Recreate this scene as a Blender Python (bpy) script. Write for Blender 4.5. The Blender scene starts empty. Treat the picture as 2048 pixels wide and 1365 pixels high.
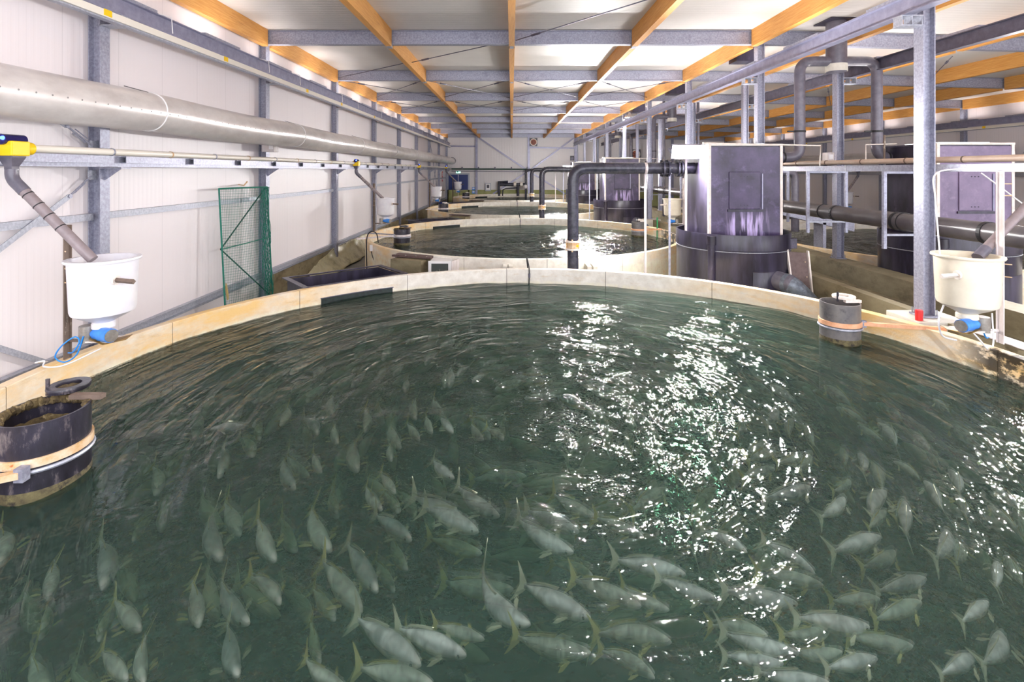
import bpy, math, random
from mathutils import Vector, noise
random.seed(7)
PI = math.pi
S = bpy.context.scene
COL = S.collection

# ---------------------------------------------------------------- camera, world, exposure
CAMZ, F, VX, VY = 3.4, 1000.0, 1023.5, 341.0
cam_d = bpy.data.cameras.new('camera'); cam = bpy.data.objects.new('camera', cam_d); COL.objects.link(cam)
cam_d.sensor_width = 36; cam_d.lens = 36 * F / 2048
cam_d.shift_x = (1024 - VX) / 2048; cam_d.shift_y = (VY - 682.5) / 2048
cam.location = (0, 0, CAMZ); cam.rotation_euler = (PI / 2, 0, 0)
cam_d.clip_start = .05; cam_d.clip_end = 200
S.camera = cam
S.view_settings.view_transform = 'Standard'; S.view_settings.look = 'None'
S.view_settings.gamma = 1; S.view_settings.exposure = 0.85
S.view_settings.use_curve_mapping = False
W = bpy.data.worlds.new('hall_surroundings'); S.world = W; W.use_nodes = True
W.node_tree.nodes['Background'].inputs[0].default_value = (.93, .93, 1.0, 1)
W.node_tree.nodes['Background'].inputs[1].default_value = 2.6  # bright fill entering by the hall end left open behind the camera
FLOOD = 900.0       # emission of the flood lamp glass
HIGHBAY = 60.0
FILL_STRIP = 16.0          # emission of the linear uplights added on the rail beams as fill
S.cycles.max_bounces = 10; S.cycles.diffuse_bounces = 5; S.cycles.glossy_bounces = 4
S.cycles.transparent_max_bounces = 12; S.cycles.volume_bounces = 0
S.cycles.caustics_reflective = False; S.cycles.caustics_refractive = False
S.cycles.sample_clamp_indirect = 10.0

# ---------------------------------------------------------------- helpers
def at(px, py, Y):                       # point seen at a photo pixel, at distance Y
    return Vector(((px - VX) * Y / F, Y, CAMZ - (py - VY) * Y / F))
def atz(px, py, z):                      # point seen at a photo pixel, at height z
    return at(px, py, (CAMZ - z) * F / (py - VY))

def tag(o, label=None, cat=None, group=None, kind=None):
    if label: o['label'] = label
    if cat: o['category'] = cat
    if group: o['group'] = group
    if kind: o['kind'] = kind
    return o
def wloc(o):
    v = Vector((0, 0, 0))
    while o is not None:
        v += o.location; o = o.parent
    return v
def thing(name, loc, label, cat, group=None):
    o = bpy.data.objects.new(name, None); o.empty_display_size = .1; COL.objects.link(o)
    o.location = loc
    return tag(o, label, cat, group)
KIDS = {}
def copy_tree(o, parent=None):
    c = o.copy(); COL.objects.link(c)
    if parent is not None: c.parent = parent; KIDS.setdefault(parent.name, []).append(c)
    for ch in list(KIDS.get(o.name, [])): copy_tree(ch, c)
    return c
def clone(o, dx=0, dy=0, dz=0, label=None, group=None, rz=None):
    c = copy_tree(o)
    c.location = o.location + Vector((dx, dy, dz))
    if rz is not None: c.rotation_euler.z = rz
    if label: c['label'] = label
    if group: c['group'] = group
    return c

class MB:
    def __init__(s): s.v = []; s.f = []
    def add(s, vs, fs):
        n = len(s.v); s.v += [Vector(p) for p in vs]; s.f += [tuple(i + n for i in f) for f in fs]; return s
    def box(s, x0, x1, y0, y1, z0, z1):
        x0, x1 = min(x0, x1), max(x0, x1); y0, y1 = min(y0, y1), max(y0, y1); z0, z1 = min(z0, z1), max(z0, z1)
        return s.add([(x0,y0,z0),(x1,y0,z0),(x1,y1,z0),(x0,y1,z0),(x0,y0,z1),(x1,y0,z1),(x1,y1,z1),(x0,y1,z1)],
                     [(0,3,2,1),(4,5,6,7),(0,1,5,4),(1,2,6,5),(2,3,7,6),(3,0,4,7)])
    def prism(s, poly, off):             # poly: 3D points, swept by vector off
        n = len(poly); off = Vector(off); a = [Vector(p) for p in poly]
        return s.add(a + [p + off for p in a], [tuple(range(n))[::-1], tuple(range(n, 2*n))] + [(i, (i+1) % n, n + (i+1) % n, n + i) for i in range(n)])
    def bar(s, p, q, w, h, up=(0, 0, 1)):  # box section bar from p to q
        p, q = Vector(p), Vector(q); d = (q - p).normalized(); up = Vector(up)
        if abs(d.dot(up)) > .98: up = Vector((0, 1, 0))
        a = d.cross(up).normalized(); b = a.cross(d)
        c = [p + a*w/2*i + b*h/2*j for i, j in ((-1,-1),(1,-1),(1,1),(-1,1))]
        return s.prism(c, q - p)
    def tube(s, pts, r, n=14, caps=True, rs=None):
        pts = [Vector(p) for p in pts]; m = len(pts); rings = []; a = None
        for i, p in enumerate(pts):
            d = (pts[min(i+1, m-1)] - pts[max(i-1, 0)]).normalized()
            if a is None:
                u = Vector((0, 0, 1)) if abs(d.z) < .9 else Vector((0, 1, 0))
                a = d.cross(u).normalized()
            else: a = (a - d * a.dot(d)).normalized()
            b = d.cross(a); rr = rs[i] if rs else r
            rings.append([p + (a*math.cos(2*PI*k/n) + b*math.sin(2*PI*k/n)) * rr for k in range(n)])
        vs = [v for R in rings for v in R]; fs = []
        for i in range(m-1):
            for k in range(n): fs.append((i*n+k, i*n+(k+1) % n, (i+1)*n+(k+1) % n, (i+1)*n+k))
        if caps: fs += [tuple(range(n))[::-1], tuple(range((m-1)*n, m*n))]
        return s.add(vs, fs)
    def lathe(s, prof, c, n=40, axis='z', a0=0, a1=2*PI):
        full = abs(a1 - a0 - 2*PI) < 1e-6; c = Vector(c); m = n if full else n + 1; vs = []
        for r, h in prof:
            for k in range(m):
                t = a0 + (a1 - a0) * k / n; x, y = r*math.cos(t), r*math.sin(t)
                vs.append(c + Vector({'z': (x, y, h), 'y': (x, h, y), 'x': (h, x, y)}[axis]))
        fs = []
        for i in range(len(prof)-1):
            for k in range(n):
                k2 = (k+1) % m
                fs.append((i*m+k, i*m+k2, (i+1)*m+k2, (i+1)*m+k))
        return s.add(vs, fs)
    def ring(s, c, R, r, n=36, k=8, axis='z'):
        prof = [(R + r*math.cos(2*PI*i/k), r*math.sin(2*PI*i/k)) for i in range(k+1)]
        return s.lathe(prof, c, n, axis)
    def hbeam(s, p, q, w, h, t=.012, up=(0, 0, 1)):   # I section from p to q, h along up
        p, q = Vector(p), Vector(q); d = (q-p).normalized(); up = Vector(up); a = d.cross(up).normalized(); b = a.cross(d)
        H, Wd, T = h/2, w/2, t/2
        o = [(-Wd,-H),(Wd,-H),(Wd,-H+t),(T,-H+t),(T,H-t),(Wd,H-t),(Wd,H),(-Wd,H),(-Wd,H-t),(-T,H-t),(-T,-H+t),(-Wd,-H+t)]
        return s.prism([p + a*x + b*y for x, y in o], q - p)
    def build(s, name, m, parent=None, smooth=False, origin=None, bevel=0, kind=None, label=None):
        if parent is not None: o0 = wloc(parent)
        elif origin is not None: o0 = Vector(origin)
        else:
            xs = [v.x for v in s.v]; ys = [v.y for v in s.v]; zs = [v.z for v in s.v]
            o0 = Vector(((min(xs)+max(xs))/2, (min(ys)+max(ys))/2, min(zs)))
        me = bpy.data.meshes.new(name); me.from_pydata([v - o0 for v in s.v], [], s.f); me.update()
        me.materials.append(m)
        if smooth:
            me.polygons.foreach_set('use_smooth', [True]*len(me.polygons))
            try: me.set_sharp_from_angle(angle=math.radians(38))
            except Exception: pass
        o = bpy.data.objects.new(name, me); COL.objects.link(o)
        if parent is not None: o.parent = parent; KIDS.setdefault(parent.name, []).append(o)
        else: o.location = o0
        if bevel:
            b = o.modifiers.new('bevel', 'BEVEL'); b.width = bevel; b.segments = 2; b.limit_method = 'ANGLE'
        if kind: o['kind'] = kind
        if label: o['label'] = label
        return o
def elbow(c_in, corner, c_out, r, n=8):  # points of a pipe bend
    a, b, c = Vector(c_in), Vector(corner), Vector(c_out)
    u, v = (a-b).normalized(), (c-b).normalized(); out = [a]
    p, q = b + u*r, b + v*r
    for i in range(n+1):
        t = i/n; out.append(p*(1-t)**2 + b*2*t*(1-t)*.5 + (b*.5)*2*t*(1-t) + q*t*t)
    return out + [c]

# ---------------------------------------------------------------- materials
def lin(c): return tuple(((x/255)/12.92 if x/255 <= .04045 else ((x/255+.055)/1.055)**2.4) for x in c) + (1,)
def mat(name, c, c2=None, rough=.6, metal=0, scale=4, amt=1.0, bump=0, bscale=30, stretch=(1, 1, 1), c3=None, s3=1.2, t3=(.5, .7), coat=0, detail=6, lo=.35, hi=.65):
    m = bpy.data.materials.new(name); m.use_nodes = True; N = m.node_tree.nodes; L = m.node_tree.links
    b = N['Principled BSDF']; b.inputs['Roughness'].default_value = rough; b.inputs['Metallic'].default_value = metal
    if coat: b.inputs['Coat Weight'].default_value = coat
    b.inputs['Base Color'].default_value = lin(c)
    tc = N.new('ShaderNodeTexCoord'); mp = N.new('ShaderNodeMapping'); mp.inputs['Scale'].default_value = stretch
    L.new(tc.outputs['Object'], mp.inputs[0]); src = None
    if c2:
        n = N.new('ShaderNodeTexNoise'); n.inputs['Scale'].default_value = scale; n.inputs['Detail'].default_value = detail; n.inputs['Roughness'].default_value = .65
        L.new(mp.outputs[0], n.inputs['Vector'])
        r = N.new('ShaderNodeMapRange'); r.inputs[1].default_value = lo; r.inputs[2].default_value = hi; r.inputs[4].default_value = amt
        L.new(n.outputs[0], r.inputs[0])
        x = N.new('ShaderNodeMix'); x.data_type = 'RGBA'; x.inputs[6].default_value = lin(c); x.inputs[7].default_value = lin(c2)
        L.new(r.outputs[0], x.inputs[0]); src = x.outputs[2]; L.new(src, b.inputs['Base Color'])
    if c3:
        n = N.new('ShaderNodeTexNoise'); n.inputs['Scale'].default_value = s3; n.inputs['Detail'].default_value = 8; n.inputs['Roughness'].default_value = .7
        L.new(mp.outputs[0], n.inputs['Vector'])
        r = N.new('ShaderNodeMapRange'); r.inputs[1].default_value = t3[0]; r.inputs[2].default_value = t3[1]
        L.new(n.outputs[0], r.inputs[0])
        x = N.new('ShaderNodeMix'); x.data_type = 'RGBA'; x.inputs[6].default_value = lin(c); x.inputs[7].default_value = lin(c3)
        if src is not None: L.new(src, x.inputs[6])
        L.new(r.outputs[0], x.inputs[0]); src = x.outputs[2]; L.new(src, b.inputs['Base Color'])
    if bump:
        n = N.new('ShaderNodeTexNoise'); n.inputs['Scale'].default_value = bscale; n.inputs['Detail'].default_value = 5
        L.new(mp.outputs[0], n.inputs['Vector'])
        bp = N.new('ShaderNodeBump'); bp.inputs['Strength'].default_value = bump; bp.inputs['Distance'].default_value = .01
        L.new(n.outputs[0], bp.inputs['Height']); L.new(bp.outputs[0], b.inputs['Normal'])
    m['col'] = 0
    return m
def ribbed(name, c, axis, period, depth=.35, rough=.45, seam=None, c2=None):
    m = mat(name, c, c2=c2, rough=rough, scale=.5, amt=.6); N = m.node_tree.nodes; L = m.node_tree.links; b = N['Principled BSDF']
    g = N.new('ShaderNodeNewGeometry'); sx = N.new('ShaderNodeSeparateXYZ'); L.new(g.outputs['Position'], sx.inputs[0])
    def saw(p, lo, hi):
        q = N.new('ShaderNodeMath'); q.operation = 'PINGPONG'; q.inputs[1].default_value = p/2; L.new(sx.outputs[axis], q.inputs[0])
        r = N.new('ShaderNodeMapRange'); r.interpolation_type = 'SMOOTHSTEP'; r.inputs[1].default_value = lo; r.inputs[2].default_value = hi; L.new(q.outputs[0], r.inputs[0]); return r
    r = saw(period, period*.12, period*.3)
    bp = N.new('ShaderNodeBump'); bp.inputs['Strength'].default_value = depth; bp.inputs['Distance'].default_value = .004
    L.new(r.outputs[0], bp.inputs['Height']); L.new(bp.outputs[0], b.inputs['Normal'])
    if seam:
        r2 = saw(seam, .004, .012); x = N.new('ShaderNodeMix'); x.data_type = 'RGBA'; x.inputs[6].default_value = lin(tuple(v*.95 for v in c)); x.inputs[7].default_value = lin(c)
        if c2: L.new(b.inputs['Base Color'].links[0].from_socket, x.inputs[7])
        L.new(r2.outputs[0], x.inputs[0]); L.new(x.outputs[2], b.inputs['Base Color'])
    return m
def emit(name, c, s):
    m = bpy.data.materials.new(name); m.use_nodes = True; N = m.node_tree.nodes; N.remove(N['Principled BSDF'])
    e = N.new('ShaderNodeEmission'); e.inputs[0].default_value = lin(c); e.inputs[1].default_value = s
    m.node_tree.links.new(e.outputs[0], N['Material Output'].inputs[0]); return m

M = {}
M['wall'] = ribbed('white_sandwich_panel', (236, 230, 232), 1, .10, .25, .4, seam=1.0)
M['wall_far'] = ribbed('white_cladding', (226, 222, 224), 0, .25, .5, .4, seam=1.0)
M['ceil'] = ribbed('pale_roof_sheet', (226, 221, 216), 1, .16, .5, .5, c2=(206, 202, 198))
M['galv'] = mat('galvanised_steel', (140, 141, 158), (174, 176, 192), rough=.42, metal=.35, scale=26, c3=(120, 121, 138), s3=3, t3=(.55, .8))
M['galv_light'] = mat('galvanised_strip', (152, 155, 168), (184, 187, 198), rough=.45, metal=.3, scale=30)
M['rail'] = mat('painted_steel_rail', (138, 138, 162), (158, 158, 182), rough=.4, metal=.3, scale=6)
M['rail_dark'] = mat('dark_steel_rail', (84, 82, 98), (104, 102, 120), rough=.4, metal=.3, scale=6)
M['wood'] = mat('glulam_timber', (206, 140, 62), (226, 168, 92), rough=.55, scale=3, stretch=(10, .7, 14), c3=(160, 96, 34), s3=2.2, t3=(.62, .72))
M['foil'] = mat('silver_duct_cloth', (224, 219, 216), (202, 195, 192), rough=.28, metal=.2, scale=3, bump=.35, bscale=5, stretch=(1, .5, 1))
M['pipe_white'] = mat('cream_plastic_pipe', (238, 232, 220), rough=.3)
M['pipe_tan'] = mat('dusty_tan_pipe', (206, 184, 164), (188, 164, 146), rough=.4, scale=3)
M['pipe_grey'] = mat('grey_plastic_pipe', (92, 90, 102), (110, 106, 118), rough=.3, scale=8)
M['pipe_brown'] = mat('taupe_feed_tube', (150, 138, 140), (132, 120, 122), rough=.35, scale=6)
M['pipe_black'] = mat('black_plastic_pipe', (42, 42, 52), (66, 66, 80), rough=.26, scale=7, c3=(92, 92, 104), s3=9, t3=(.62, .75))
M['pipe_bigdark'] = mat('dark_grey_main_pipe', (82, 78, 82), (104, 100, 102), rough=.28, scale=2)
M['black'] = mat('black_plastic_panel', (38, 34, 46), (72, 66, 88), rough=.3, scale=2.2, stretch=(1, 1, .5), c3=(126, 118, 152), s3=3.2, t3=(.58, .85), lo=.4, hi=.7)
M['black_tub'] = mat('black_tub_plastic', (34, 32, 42), (62, 58, 78), rough=.28, scale=2.5, stretch=(2, 2, .35), c3=(112, 104, 138), s3=4, t3=(.62, .9))
M['lilac'] = mat('lamplit_black_panel', (134, 118, 148), (110, 96, 124), rough=.4, scale=2.2, c3=(156, 142, 168), s3=4, t3=(.55, .8))  # lighter copy of the black panel, bright lamp reflection put into its colour
M['trim'] = mat('pale_edge_trim', (218, 206, 196), (240, 232, 224), rough=.5, scale=9)
M['stand'] = mat('weathered_standpipe_plastic', (26, 24, 30), (56, 53, 66), rough=.3, scale=4, stretch=(1, 1, .4), c3=(128, 118, 116), s3=8, t3=(.56, .72), bump=.2, bscale=24)
M['stand_grey'] = mat('grey_standpipe_plastic', (92, 90, 94), (120, 116, 112), rough=.4, scale=4, c3=(56, 54, 60), s3=5, t3=(.55, .72))
M['crust'] = mat('dried_feed_crust', (112, 96, 62), (62, 50, 34), rough=.95, scale=18, bump=1, bscale=40, c3=(180, 160, 120), s3=14, t3=(.58, .72))
M['strap'] = mat('rusty_strap', (226, 206, 180), (204, 160, 104), rough=.5, scale=9, c3=(176, 96, 40), s3=12, t3=(.62, .72))
M['arm_rust'] = mat('orange_painted_arm', (222, 158, 118), (236, 186, 148), rough=.55, scale=9, c3=(150, 84, 40), s3=14, t3=(.62, .72))
M['conc_dark'] = mat('wet_stained_concrete', (122, 112, 86), (150, 140, 112), rough=.7, scale=1.6, bump=.3, bscale=18, stretch=(1, 1, 2), c3=(84, 70, 46), s3=1.4, t3=(.52, .75))
M['conc'] = mat('pale_concrete', (196, 190, 172), (168, 160, 138), rough=.8, scale=2.5, bump=.3, bscale=30, c3=(136, 122, 88), s3=1.2, t3=(.55, .8))
M['conc_light'] = mat('light_concrete', (222, 218, 208), (200, 196, 184), rough=.75, scale=3)
M['floor'] = mat('damp_grey_floor', (120, 118, 108), (90, 88, 76), rough=.5, scale=1.5, c3=(150, 148, 132), s3=.8)
M['binw'] = mat('white_feed_bin', (240, 238, 240), (226, 224, 232), rough=.35, scale=3)
M['binc'] = mat('cream_feed_bin', (236, 228, 208), (222, 212, 192), rough=.4, scale=3)
M['blue'] = mat('blue_motor_paint', (48, 118, 214), (70, 150, 236), rough=.35, scale=7)
M['bluedoor'] = mat('dark_blue_door', (30, 50, 116), rough=.35)
M['navy'] = mat('navy_glass_top', (28, 22, 84), rough=.12)
M['yellow'] = mat('yellow_plastic', (250, 206, 20), rough=.35)
M['bluecable'] = mat('blue_cable', (40, 140, 224), rough=.4)
M['whitecable'] = mat('white_cable', (232, 230, 232), rough=.4)
M['blackcable'] = mat('black_cable', (30, 30, 34), rough=.5)
M['steel'] = mat('brushed_motor_steel', (170, 166, 160), (140, 134, 126), rough=.35, metal=.5, scale=12)
M['post_brown'] = mat('brown_weathered_post', (122, 104, 92), (98, 82, 72), rough=.7, scale=6, stretch=(1, 1, .4), c3=(206, 196, 180), s3=7, t3=(.6, .7))
M['white'] = mat('white_paint', (238, 236, 236), rough=.4)
M['white_stain'] = mat('whitish_post', (226, 220, 222), (196, 184, 178), rough=.5, scale=7, stretch=(1, 1, .3))
M['green_net'] = mat('green_net_cord', (20, 130, 108), (16, 104, 88), rough=.6, scale=10)
M['darkhole'] = mat('dark_slot', (28, 36, 36), (44, 56, 54), rough=.4, scale=12)
M['seal'] = mat('dark_joint_seal', (70, 62, 50), rough=.8)
M['brown_board'] = mat('brown_phenolic_board', (86, 66, 64), (104, 84, 80), rough=.5, scale=14, c3=(170, 150, 140), s3=22, t3=(.66, .72))
M['red'] = mat('red_plastic', (214, 44, 48), rough=.4)
M['fanred'] = mat('red_brown_fan', (150, 66, 46), (176, 92, 60), rough=.5, scale=30)
M['greenpipe'] = mat('dark_green_pipe', (62, 86, 78), rough=.4)
M['greenpole'] = mat('green_pole', (40, 140, 84), rough=.4)
M['spread'] = mat('amber_spreader_plate', (170, 130, 50), (110, 80, 30), rough=.4, scale=12)
M['sheet'] = mat('cloudy_plastic_sheet', (196, 190, 150), (216, 212, 180), rough=.3, scale=2.4, c3=(130, 122, 80), s3=1.5)
M['flood'] = emit('flood_lamp_glass', (255, 252, 250), FLOOD)
M['flood_fill'] = emit('fill_flood_glass', (255, 250, 248), 240.0)
M['bay'] = emit('high_bay_glass', (255, 250, 244), HIGHBAY)
M['panel'] = emit('fill_panel_glow', (255, 248, 246), 8.0)
M['strip'] = emit('fill_strip_glow', (255, 248, 246), FILL_STRIP)
M['exit'] = emit('exit_sign_light', (150, 240, 210), 2.2)
M['led'] = emit('blue_led', (60, 90, 255), 6)
def glass_mat():
    m = bpy.data.materials.new('sight_glass'); m.use_nodes = True; b = m.node_tree.nodes['Principled BSDF']
    b.inputs['Base Color'].default_value = (.8, .9, .86, 1); b.inputs['Roughness'].default_value = .05; b.inputs['Transmission Weight'].default_value = .9; b.inputs['IOR'].default_value = 1.1
    return m
M['glass'] = glass_mat()

def tank_mat():      # pale concrete panel; ochre stains grow towards the left and right ends, dirt by the waterline
    m = mat('tank_wall_concrete', (238, 234, 224), (218, 212, 200), rough=.62, scale=5, bump=.25, bscale=40)
    N = m.node_tree.nodes; L = m.node_tree.links; b = N['Principled BSDF']; src = b.inputs['Base Color'].links[0].from_socket
    tc = N.new('ShaderNodeTexCoord'); sp = N.new('ShaderNodeSeparateXYZ'); L.new(tc.outputs['Object'], sp.inputs[0])
    def nz(scale, stretch, lo, hi, det=8):
        mp = N.new('ShaderNodeMapping'); mp.inputs['Scale'].default_value = stretch; L.new(tc.outputs['Object'], mp.inputs[0])
        n = N.new('ShaderNodeTexNoise'); n.inputs['Scale'].default_value = scale; n.inputs['Detail'].default_value = det; n.inputs['Roughness'].default_value = .7; L.new(mp.outputs[0], n.inputs[0])
        r = N.new('ShaderNodeMapRange'); r.inputs[1].default_value = lo; r.inputs[2].default_value = hi; L.new(n.outputs[0], r.inputs[0]); return r.outputs[0]
    def rng(s, a, bb, c=0., d=1.):
        r = N.new('ShaderNodeMapRange'); r.inputs[1].default_value = a; r.inputs[2].default_value = bb; r.inputs[3].default_value = c; r.inputs[4].default_value = d; L.new(s, r.inputs[0]); return r.outputs[0]
    def mul(a, c):
        q = N.new('ShaderNodeMath'); q.operation = 'MULTIPLY'; L.new(a, q.inputs[0])
        if isinstance(c, float): q.inputs[1].default_value = c
        else: L.new(c, q.inputs[1])
        return q.outputs[0]
    def mix(fac, s, c):
        x = N.new('ShaderNodeMix'); x.data_type = 'RGBA'; L.new(fac, x.inputs[0]); L.new(s, x.inputs[6]); x.inputs[7].default_value = lin(c); return x.outputs[2]
    ax = N.new('ShaderNodeMath'); ax.operation = 'ABSOLUTE'; L.new(sp.outputs[0], ax.inputs[0])
    side = rng(ax.outputs[0], 2.6, 4.6)
    src = mix(mul(mul(side, nz(1.1, (1, 1, 3), .30, .62)), .9), src, (238, 196, 120))
    src = mix(mul(nz(2.2, (1.2, 1.2, 5), .55, .8), .6), src, (196, 160, 96))
    src = mix(mul(rng(sp.outputs[2], .96, .9), nz(9, (1, 1, 1), .35, .6)), src, (238, 232, 206))
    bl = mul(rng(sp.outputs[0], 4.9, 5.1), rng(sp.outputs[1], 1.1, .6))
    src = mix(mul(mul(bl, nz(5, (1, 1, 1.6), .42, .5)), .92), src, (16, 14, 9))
    outside = mul(rng(sp.outputs[2], 1.05, .8), nz(1.4, (1, 1, .35), .4, .7))
    src = mix(mul(outside, .35), src, (150, 130, 92))
    L.new(src, b.inputs['Base Color']); return m
M['tank'] = tank_mat()
M['tankfloor'] = mat('green_tank_floor', (76, 114, 98), (88, 126, 110), rough=.8, scale=2)

def water_mat():
    m = bpy.data.materials.new('murky_green_water'); m.use_nodes = True; N = m.node_tree.nodes; L = m.node_tree.links
    N.remove(N['Principled BSDF']); out = N['Material Output']
    tc = N.new('ShaderNodeTexCoord')
    def nz(scale, stretch, det, src=None, rough=.55, dist=0):
        mp = N.new('ShaderNodeMapping'); mp.inputs['Scale'].default_value = stretch
        L.new(src or tc.outputs['Object'], mp.inputs[0]); n = N.new('ShaderNodeTexNoise'); n.inputs['Scale'].default_value = scale
        n.inputs['Detail'].default_value = det; n.inputs['Roughness'].default_value = rough; n.inputs['Distortion'].default_value = dist
        L.new(mp.outputs[0], n.inputs[0]); return n.outputs[0]
    # swirl coordinates: (radius, angle) about the tank centre, so ripples run round with the current
    uv = N.new('ShaderNodeAttribute'); uv.attribute_name = 'swirl'
    a = nz(1, (7.5, 2.2, 2.2), 2.2, uv.outputs['Vector'], .5, .5)
    b = nz(8, (1, 1, 1), 1.5)
    c = nz(24, (1, 1, 1), 1)
    def mad(x, k, y=None):
        q = N.new('ShaderNodeMath'); q.operation = 'MULTIPLY_ADD'; L.new(x, q.inputs[0]); q.inputs[1].default_value = k
        if y is None: q.inputs[2].default_value = 0
        else: L.new(y, q.inputs[2])
        return q.outputs[0]
    a2 = nz(1, (20, 3.2, 3.2), 2, uv.outputs['Vector'], .5, .8)
    h0 = mad(a2, .0085)
    h = mad(a, .042, mad(b, .017, mad(c, .0026, h0)))
    bp = N.new('ShaderNodeBump'); bp.inputs['Strength'].default_value = 1; bp.inputs['Distance'].default_value = 1.0; L.new(h, bp.inputs['Height'])
    fr = N.new('ShaderNodeFresnel'); fr.inputs[0].default_value = 1.33; L.new(bp.outputs[0], fr.inputs[1])
    gl = N.new('ShaderNodeBsdfGlossy'); gl.inputs['Roughness'].default_value = .02; L.new(bp.outputs[0], gl.inputs['Normal'])
    df = N.new('ShaderNodeBsdfDiffuse'); df.inputs[0].default_value = lin((78, 108, 96)); L.new(bp.outputs[0], df.inputs['Normal'])
    tr = N.new('ShaderNodeBsdfTransparent'); tr.inputs[0].default_value = (.97, .99, .98, 1)
    rf = N.new('ShaderNodeBsdfRefraction'); rf.inputs['IOR'].default_value = 1.10; rf.inputs['Roughness'].default_value = .0; rf.inputs[0].default_value = (.97, .99, .98, 1); L.new(bp.outputs[0], rf.inputs['Normal'])
    m0 = N.new('ShaderNodeMixShader'); m0.inputs[0].default_value = .36; L.new(tr.outputs[0], m0.inputs[1]); L.new(rf.outputs[0], m0.inputs[2]); tr = m0
    m1 = N.new('ShaderNodeMixShader'); m1.inputs[0].default_value = .2; L.new(tr.outputs[0], m1.inputs[1]); L.new(df.outputs[0], m1.inputs[2])
    m2 = N.new('ShaderNodeMixShader'); L.new(fr.outputs[0], m2.inputs[0]); L.new(m1.outputs[0], m2.inputs[1]); L.new(gl.outputs[0], m2.inputs[2])
    L.new(m2.outputs[0], out.inputs['Surface'])
    va = N.new('ShaderNodeVolumeAbsorption'); va.inputs[0].default_value = (.62, .75, .68, 1); va.inputs[1].default_value = 2.5
    L.new(va.outputs[0], out.inputs['Volume'])
    return m
M['water'] = water_mat()
ORD = ['nearest', 'second', 'third', 'fourth', 'fifth', 'sixth', 'seventh', 'eighth', 'ninth', 'tenth', 'eleventh']
# ---------------------------------------------------------------- the hall
WL, BAY, Y0 = 6.1, 5.0, 7.41            # post line, bay length, first visible frame
FR = [Y0 + BAY*k for k in range(-1, 9)] # frames; FR[1] is the nearest one in view
FARY, XR = 47.62, 20.45
def roof(x): return 6.90 - max(0, x - WL) * .024
MB().box(-6.6, XR+.3, -1.5, FARY, -.2, 0).build('floor', M['floor'], kind='structure')
m = MB(); m.prism([(-6.45, .4, 6.90), (WL, .4, 6.90), (XR+.2, .4, roof(XR+.2)), (XR+.2, .4, roof(XR)+.12), (WL, .4, 7.02), (-6.45, .4, 7.02)], (0, FARY-.4, 0)); m.build('ceiling', M['ceil'], kind='structure')
MB().box(-6.5, -6.29, -1.5, FARY, 0, 6.9).build('wall_left', M['wall'], kind='structure')
MB().box(XR, XR+.2, -1.5, FARY, 0, roof(XR)).build('wall_right', M['wall'], kind='structure')
MB().box(-6.5, XR+.2, FARY, FARY+.2, 0, 6.9).build('wall_back', M['wall_far'], kind='structure')
MB().box(-6.29, -6.27, -1.5, 12.6, 0, .14).box(-6.29, -6.21, 12.6, FARY-.02, 0, .68).build('baseboard_left', M['conc_dark'], kind='structure')
MB().box(-6.28, XR, FARY-.12, FARY, 0, 1.55).build('baseboard_back', mat('green_stained_plinth', (170, 172, 120), (146, 150, 98), rough=.8, scale=1.2), kind='structure')
# plastic sheet creased against the plinth behind the second tank
sh = MB(); nx, ny = 26, 10
for j in range(ny+1):
    for i in range(nx+1):
        y = 15.2 + 8*i/nx; t = j/ny
        w = noise.noise(Vector((y*1.1, t*2, 3)))*.16 + noise.noise(Vector((y*3, t*4, 7)))*.05
        sh.v.append(Vector((-6.2 + .45*(1-t)**2 + max(-.03, w)*(1-.5*t), y, (.03 + .66*t + .12*noise.noise(Vector((y*.8, 0, 1)))*t)*min(1, .35+i/9)+.012)))
for j in range(ny):
    for i in range(nx): sh.f.append((j*(nx+1)+i, j*(nx+1)+i+1, (j+1)*(nx+1)+i+1, (j+1)*(nx+1)+i))
o = sh.build('plastic_sheet', M['sheet'], smooth=True)
sd = o.modifiers.new('thickness', 'SOLIDIFY'); sd.thickness = .004
tag(o, 'creased cloudy plastic sheet slumped against the left wall beside the second tank', 'sheet')

def post(x, y, z0, z1, side, name, label, cat, group=None, plate=True, box=False):
    r = thing(name, (x, y, z0), label, cat, group)
    m = MB(); c = x + side*.09; m.hbeam((c, y+.09, z0), (c, y+.09, z1), .18, .18, .014, up=(1, 0, 0)); m.build('shaft', M['galv'], r)
    if plate:
        p = MB(); p.box(c-.13, c+.13, y-.04, y+.22, z0, z0+.025); p.build('base_plate', M['galv'], r)
        for dx in (-.1, .1):
            for dy in (-.015, .195):
                if y < 13: MB().tube([(c+dx, y+dy, z0+.02), (c+dx, y+dy, z0+.11)], .009, 6).build('anchor_bolt', M['galv_light'], r)
    return r
for k, y in enumerate(FR):
    if k == 0: lab = 'galvanised wall post on the left, just outside the frame edge'
    else: lab = 'galvanised I-section post on the left white wall, %s from the camera' % ORD[k-1]
    if k: post(-WL-.18, y, .17, 6.55, 1, 'wall_post', lab, 'steel post', 'left wall posts')
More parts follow.
